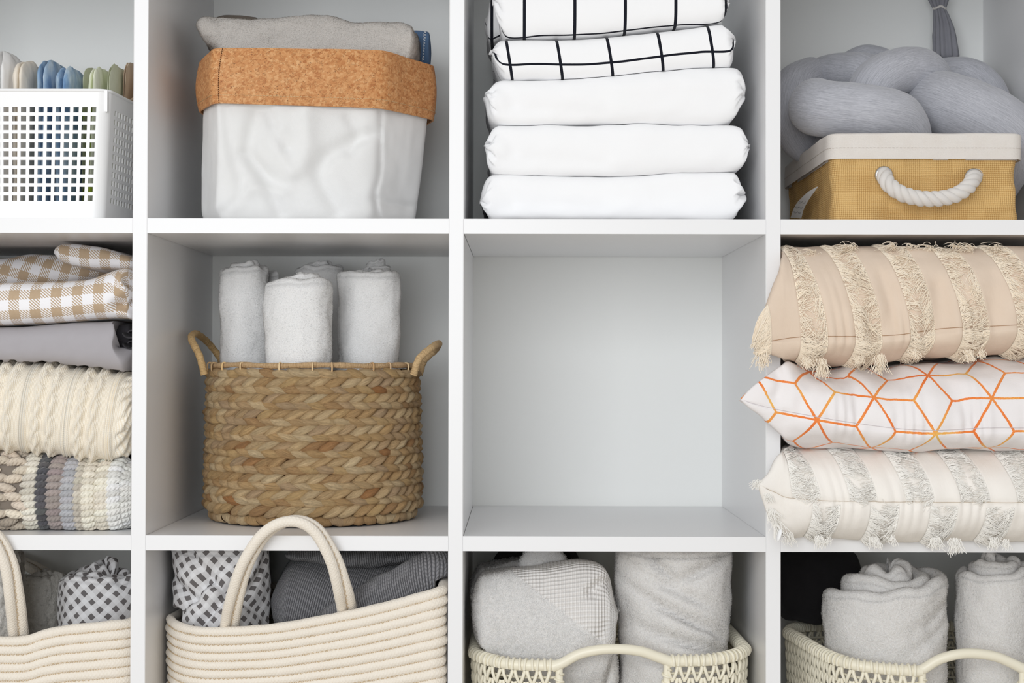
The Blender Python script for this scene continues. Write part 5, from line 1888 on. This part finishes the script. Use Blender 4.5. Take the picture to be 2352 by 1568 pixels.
def plastic_basket(plan, h0, h1, handle, label, seed, z0):
    """plan: (px, depth, rim y); the wall is open between rim fractions of px h0..h1 under the handle"""
    pts = np.array([at(px, y, Y) for px, Y, y in plan])
    rim = catmull(pts, 400, closed=True)
    k0 = math.floor((rim[:, 0].mean() + 2 * PI_) / PI_); rim[:, 0] = np.clip(rim[:, 0], (k0 - 2) * PI_ + HB + .0115, (k0 - 1) * PI_ - HB - .0115)
    cen = rim[:, :2].mean(0)
    root = thing('plastic_basket', (cen[0], cen[1], z0), label, 'basket', 'cream plastic baskets')
    xh0, xh1 = ax(h0, .02, 1520), ax(h1, .02, 1520)
    front = rim[:, 1] < .05
    opening = front & (rim[:, 0] > xh0) & (rim[:, 0] < xh1)
    # roll so that the opening sits at the end of the list
    k = np.where(opening)[0]
    rim = np.roll(rim, -(k.max() + 1), 0); opening = np.roll(opening, -(k.max() + 1))
    path = rim[~opening]
    L = np.concatenate([[0], np.cumsum(np.linalg.norm(np.diff(path, axis=0), axis=1))])
    path_s = lambda s: np.stack([np.interp(s, L, path[:, q]) for q in range(3)], -1)
    nn = np.stack([np.gradient(path[:, 1]), -np.gradient(path[:, 0])], 1); nn /= np.linalg.norm(nn, axis=1)[:, None]
    nn *= np.sign((nn * (path[:, :2] - cen)).sum(1))[:, None]
    nrm = lambda s: np.stack([np.interp(s, L, nn[:, 0]), np.interp(s, L, nn[:, 1]), 0 * np.asarray(s, float)], -1)
    part('rim', Geo().tube(path_s(np.linspace(0, L[-1], 300)), .0062, 12, upv=(0, 0, 1)), W['cream_plastic'], root)
    # handle arch, a flattened bar
    c = catmull([at(*q) for q in handle], 90)
    part('handle', Geo().tube(c, np.interp(np.linspace(0, 1, 90), [0, .15, .5, .85, 1], [.0062, .0058, .0056, .0058, .0062]), 14, upv=(0, 1, 0), flat=1.0), W['cream_plastic'], root)
    ridge = c + np.array([0, -.0052, -.0012])
    # rim wraps in pairs
    g = Geo(); step = .0138
    sl = np.arange(.006, L[-1] - .004, step / 2)
    for q, s in enumerate(sl):
        p, n = path_s(s), nrm(s)
        t = np.array([-n[1], n[0], 0])
        w = .0022 * (1 if q % 2 else -1)
        a = np.linspace(-.6, np.pi + .6, 9)
        loop = [p + n * .0070 * math.cos(x) + np.array([0, 0, .0070]) * math.sin(x) + t * w * (x / np.pi - .5) * .7 for x in a]
        g.tube(np.array(loop), .0017, 6)
    part('rim_wrap', g, W['cream_plastic'], root, kind='stuff')
    # woven wall of crossing strands and cross bars
    g = Geo(); rowh = .0128
    hgt = rim[:, 2].min() - z0
    rows = int(hgt / rowh) - 1
    shrink = lambda dz: 1 - .05 * dz / max(hgt, .01)
    def wp(s, dz, out):
        p = path_s(s); n = nrm(s)
        q = p + n * out; f = np.asarray(shrink(dz))[..., None] if np.ndim(dz) else shrink(dz)
        q[..., :2] = cen + (q[..., :2] - cen) * f
        q[..., 2] -= dz
        return q
    cols = np.arange(.006, L[-1] - .006, step)
    tt = np.linspace(0, 1, 4)
    for r in range(rows):
        d0 = .006 + r * rowh
        S, D, O = [], [], []
        for sc in cols:
            for sg in (-1, 1):
                S.append(sc + sg * step * .42 * (1 - tt ** 1.2)); D.append(d0 + rowh * 1.25 * tt); O.append(.001 + .0022 * np.sin(tt * np.pi) + (.0008 if sg > 0 else 0))
        p = wp(np.array(S), np.array(D), np.array(O)[..., None])
        yarns(g, p, .0023, 6 if r < 6 else 4)
    part('woven_strands', g, W['cream_plastic'], root, kind='stuff')
    for r in range(rows):
        q = wp(np.linspace(0, L[-1], 200), np.full(200, .006 + (r + .6) * rowh), -.0012)
        part('cross_bar', Geo().tube(q, .0016, 6), W['cream_plastic'], root)
    # posts either side of the opening, wound with a spiral
    for s in (0.0, L[-1]):
        d = np.linspace(0, .07, 40)
        q = wp(np.full(40, s), d, .0)
        g = Geo().tube(q, .0042, 10)
        a = np.linspace(0, 14 * np.pi, 160); dz = np.linspace(.008, .066, 160)
        q = wp(np.full(160, s), dz, 0.0)
        n = nrm(s); t = np.array([-n[1], n[0], 0])
        g.tube(q + np.cos(a)[:, None] * n * .0048 + np.sin(a)[:, None] * t * .0048, .0015, 6)
        part('handle_post', g, W['cream_plastic'], root)
    # solid lower edge of the opening and the floor
    lowz = .07
    o = rim[opening]; q = o.copy(); q[:, :2] = cen + (q[:, :2] - cen) * shrink(lowz); q[:, 2] -= lowz
    part('opening_sill', Geo().tube(q, .004, 10), W['cream_plastic'], root)
    fl = rim.copy(); fl[:, :2] = cen + (fl[:, :2] - cen) * shrink(hgt); fl[:, 2] = z0 + .002
    part('basket_floor', Geo().add(np.vstack([fl, fl.mean(0)]), T=[(i, (i + 1) % len(fl), len(fl)) for i in range(len(fl))]), W['cream_plastic'], root)
    return root


plastic_basket([(1083, .16, 1472), (1084, .10, 1490), (1100, .06, 1507), (1140, .032, 1520), (1200, .022, 1527), (1280, .019, 1528), (1400, .018, 1526), (1530, .019, 1519), (1620, .023, 1517), (1670, .035, 1510), (1700, .06, 1500), (1712, .11, 1484), (1700, .22, 1452), (1660, .31, 1432), (1500, .335, 1430), (1300, .335, 1432), (1140, .32, 1438), (1095, .25, 1450)],
               1288, 1528, [(1268, 1531, .019), (1292, 1522, .018), (1330, 1502, .016), (1375, 1492, .014), (1420, 1490, .014), (1470, 1495, .015), (1510, 1508, .017), (1545, 1521, .019)],
               'cream woven plastic basket holding a shaggy towel and a plump towel roll', 231, z3)
plastic_basket([(1812, .22, 1452), (1838, .15, 1470), (1880, .09, 1496), (1920, .045, 1515), (1965, .026, 1527), (2030, .02, 1536), (2110, .018, 1541), (2230, .018, 1541), (2350, .018, 1541), (2420, .022, 1538), (2470, .05, 1528), (2485, .11, 1500), (2470, .22, 1470), (2410, .31, 1448), (2200, .335, 1440), (1980, .335, 1438), (1850, .30, 1440)],
               2118, 2345, [(2096, 1544, .019), (2120, 1536, .018), (2155, 1515, .016), (2195, 1503, .014), (2235, 1500, .014), (2285, 1507, .015), (2325, 1523, .017), (2360, 1541, .019)],
               'cream woven plastic basket at the lower right holding two white towel rolls', 251, z3)

W['shaggy'] = terry('white_shaggy_terry', c255(254, 253, 252), c255(232, 228, 224), 420, .0016)
W['shaggy_f'] = fibre('white_shaggy_pile', c255(253, 252, 251))
GT = 'bath towels in the plastic baskets'
# folded shaggy towel with a woven honeycomb border
P = slab([(1082, 1342), (1095, 1326), (1150, 1318), (1220, 1312), (1290, 1302), (1345, 1297), (1382, 1304), (1398, 1322), (1408, 1352), (1424, 1390)], [(1082, 1400), (1092, 1490), (1120, 1540), (1250, 1590), (1350, 1590), (1395, 1560), (1424, 1420)], .045, .13, rf=.035, e=.9, nu=150, na=80, ends=(.014, .016), amp=.003, freq=(18, 18, 18), seed=241)
P = crease(P, [(1420, 1345), (1385, 1342), (1360, 1360)], .05, .012, .007)
P = crease(P, [(1392, 1360), (1398, 1420), (1380, 1470)], .05, .006, .008)
P[..., 0] = np.maximum(P[..., 0], .0105 + .0250 * (1 - smooth(P[..., 2], .598, .634)))
def dob():
    m = Mat('honeycomb_towel_border', rough=.92, spec=.1, sheen=.2)
    u, v = m.uv(); p = .0085
    h = ((u + v) * (TAU / p)).sin() * ((u - v) * (TAU / p)).sin()
    m.color(m.mix(h * .5 + .5, c255(246, 244, 242), c255(228, 224, 220))); m.bump(h * -1.0, .0016, .8)
    return m.mat
W['dobby'] = dob()
a0, a1 = at(1190, 1330, .05), at(1400, 1492, .05)
side = (P[..., 0] - a0[0]) * (a1[2] - a0[2]) - (P[..., 2] - a0[2]) * (a1[0] - a0[0])   # > 0 below the seam
isd = side < 0
rt = thing('folded_towel', (ax(1250, .09), .09, z3 + .03), 'shaggy white towel with a honeycomb border, left in the cream basket', 'towel', GT)
mk = isd[:-1, :-1]
part('terry_side', Geo().grid(P, mask=~mk), W['shaggy'], rt)
part('honeycomb_border', Geo().grid(P, mask=mk), W['dobby'], rt, label='woven honeycomb border of the towel')
part('pile', fuzz(P, 38000, .0030, .0007, 12, curl=1.0, mask=~isd), W['shaggy_f'], rt, kind='stuff')
Pb = slab([(1082, 1315), (1110, 1306), (1200, 1292), (1300, 1296), (1345, 1300)], [(1082, 1400), (1120, 1500), (1250, 1520), (1345, 1450)], .135, .21, rf=.03, e=.95, nu=90, na=40, ends=(.014, .014), amp=.003, freq=(24, 24, 24), seed=242)
Pb[..., 0] = np.maximum(Pb[..., 0], .0105 + .0215 * (1 - smooth(Pb[..., 2], .618, .640)))
part('back_fold', gsoft(Pb), W['shaggy'], rt)
part('back_pile', fuzz(Pb, 14000, .0032, .0007, 13, curl=1.0), W['shaggy_f'], rt, kind='stuff')
cl = catmull([at(*q) for q in ((1215, 1330, .13), (1222, 1292, .125), (1248, 1276, .125), (1275, 1292, .13), (1282, 1330, .135))], 50)
Pl, uvl = tube_grid(cl, np.full(50, .0085), 18, flat=1.6, upv=(0, 1, 0))
part('loose_loop', Geo().grid(Pl, uvl, flip=True), W['shaggy'], rt)
part('loop_pile', fuzz(Pl, 5000, .0036, .0007, 14, curl=1.0, flip=True), W['shaggy_f'], rt, kind='stuff')
# lower part of the same towel seen under the handle, behind
Pb = slab([(1340, 1480), (1380, 1470), (1420, 1480)], [(1340, 1600), (1380, 1610), (1420, 1600)], .075, .16, rf=.02, nu=40, ends=(.01, .01), amp=.002, freq=(30, 30, 30), seed=243)
part('lower_fold', gsoft(Pb), W['shaggy'], rt)
part('lower_pile', fuzz(Pb, 5000, .0036, .0007, 15, curl=1.0), W['shaggy_f'], rt, kind='stuff')

def towel_roll(cpx, Yc, R, ytop, lab, seed, turns, th, st, tele, dents, n, ztop=None, wob=.008, tops=None, ln=.0022):
    cx = ax(cpx, Yc - R * .3, 1400)
    zt = az(ytop, Yc - R, cpx) if ztop is None else ztop
    P = roll(cx, Yc, z3 + .006, zt, R, turns=turns, th=th, start=st, tele=tele, seed=seed, amp=.0045, freq=18, nz=70, per=84, wob=wob, dents=dents, tops=tops, taper=.14)
    P[..., 2] = np.minimum(P[..., 2], ZB - HB - .003); P[..., 0] = np.minimum(P[..., 0], XR - .005)
    rt = thing('rolled_towel', (cx, Yc, z3 + .006), lab, 'towel', GT)
    part('towel_body', Geo().grid(P), W['shaggy'], rt)
    part('pile', fuzz(P, n, ln, .0006, seed + 1, curl=.9, lean=(0, 0, -.5), mask=(P[..., 2] > az(1600, .05))), W['shaggy_f'], rt, kind='stuff')


dz = lambda y: az(y, .04, 1560)
towel_roll(1560, .112, .0765, 0, 'plump white towel roll with sagging folds, right in the cream basket', 261, 2.0, .017, 1.9, 0,
           [(-1.5, dz(1420), -.030, .014, .006, .9), (-1.4, dz(1480), -.018, .014, .006, .9), (-1.2, dz(1310), .02, .012, .007, .6), (-2.0, dz(1300), -.05, .011, .006, .4), (-1.7, dz(1530), -.01, .009, .006, .8), (-1.6, dz(1360), -.03, .009, .006, .7)], 34000, ztop=ZB - HB - .004, wob=.002)
ez = lambda y: az(y, .02, 2050)
towel_roll(2052, .108, .0775, 1362, 'white towel rolled with its spiral end showing, left in the lower right basket', 271, 2.8, .0185, 2.75, .0095,
           [(-.9, ez(1430), .03, .006, .010, .6), (-.9, ez(1470), .03, .006, .010, .6)], 34000, wob=.012, tops=lambda a, k: .008 * np.cos(a) * (k < 1))
towel_roll(2298, .102, .0495, 1322, 'white towel roll cut off by the right edge of the picture', 281, 2.3, .0135, 2.4, .008, [], 14000, wob=.01)

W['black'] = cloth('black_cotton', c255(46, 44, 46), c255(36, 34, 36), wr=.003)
P = slab([(1775, 1300), (1800, 1276), (1850, 1270), (1920, 1268), (1990, 1275)], [(1775, 1400), (1800, 1428), (1850, 1436), (1900, 1436), (1990, 1420)], .235, .33, rf=.03, e=.95, nu=70, na=36, ends=(.02, .02), amp=.005, freq=(20, 20, 20), seed=291)  # cloth widened to fill the gap, its black standing in for deep shade
tag(part('folded_cloth', gsoft(P), W['black']), 'black cloth enlarged to fill the shadow behind the towel roll at the lower right', 'cloth')
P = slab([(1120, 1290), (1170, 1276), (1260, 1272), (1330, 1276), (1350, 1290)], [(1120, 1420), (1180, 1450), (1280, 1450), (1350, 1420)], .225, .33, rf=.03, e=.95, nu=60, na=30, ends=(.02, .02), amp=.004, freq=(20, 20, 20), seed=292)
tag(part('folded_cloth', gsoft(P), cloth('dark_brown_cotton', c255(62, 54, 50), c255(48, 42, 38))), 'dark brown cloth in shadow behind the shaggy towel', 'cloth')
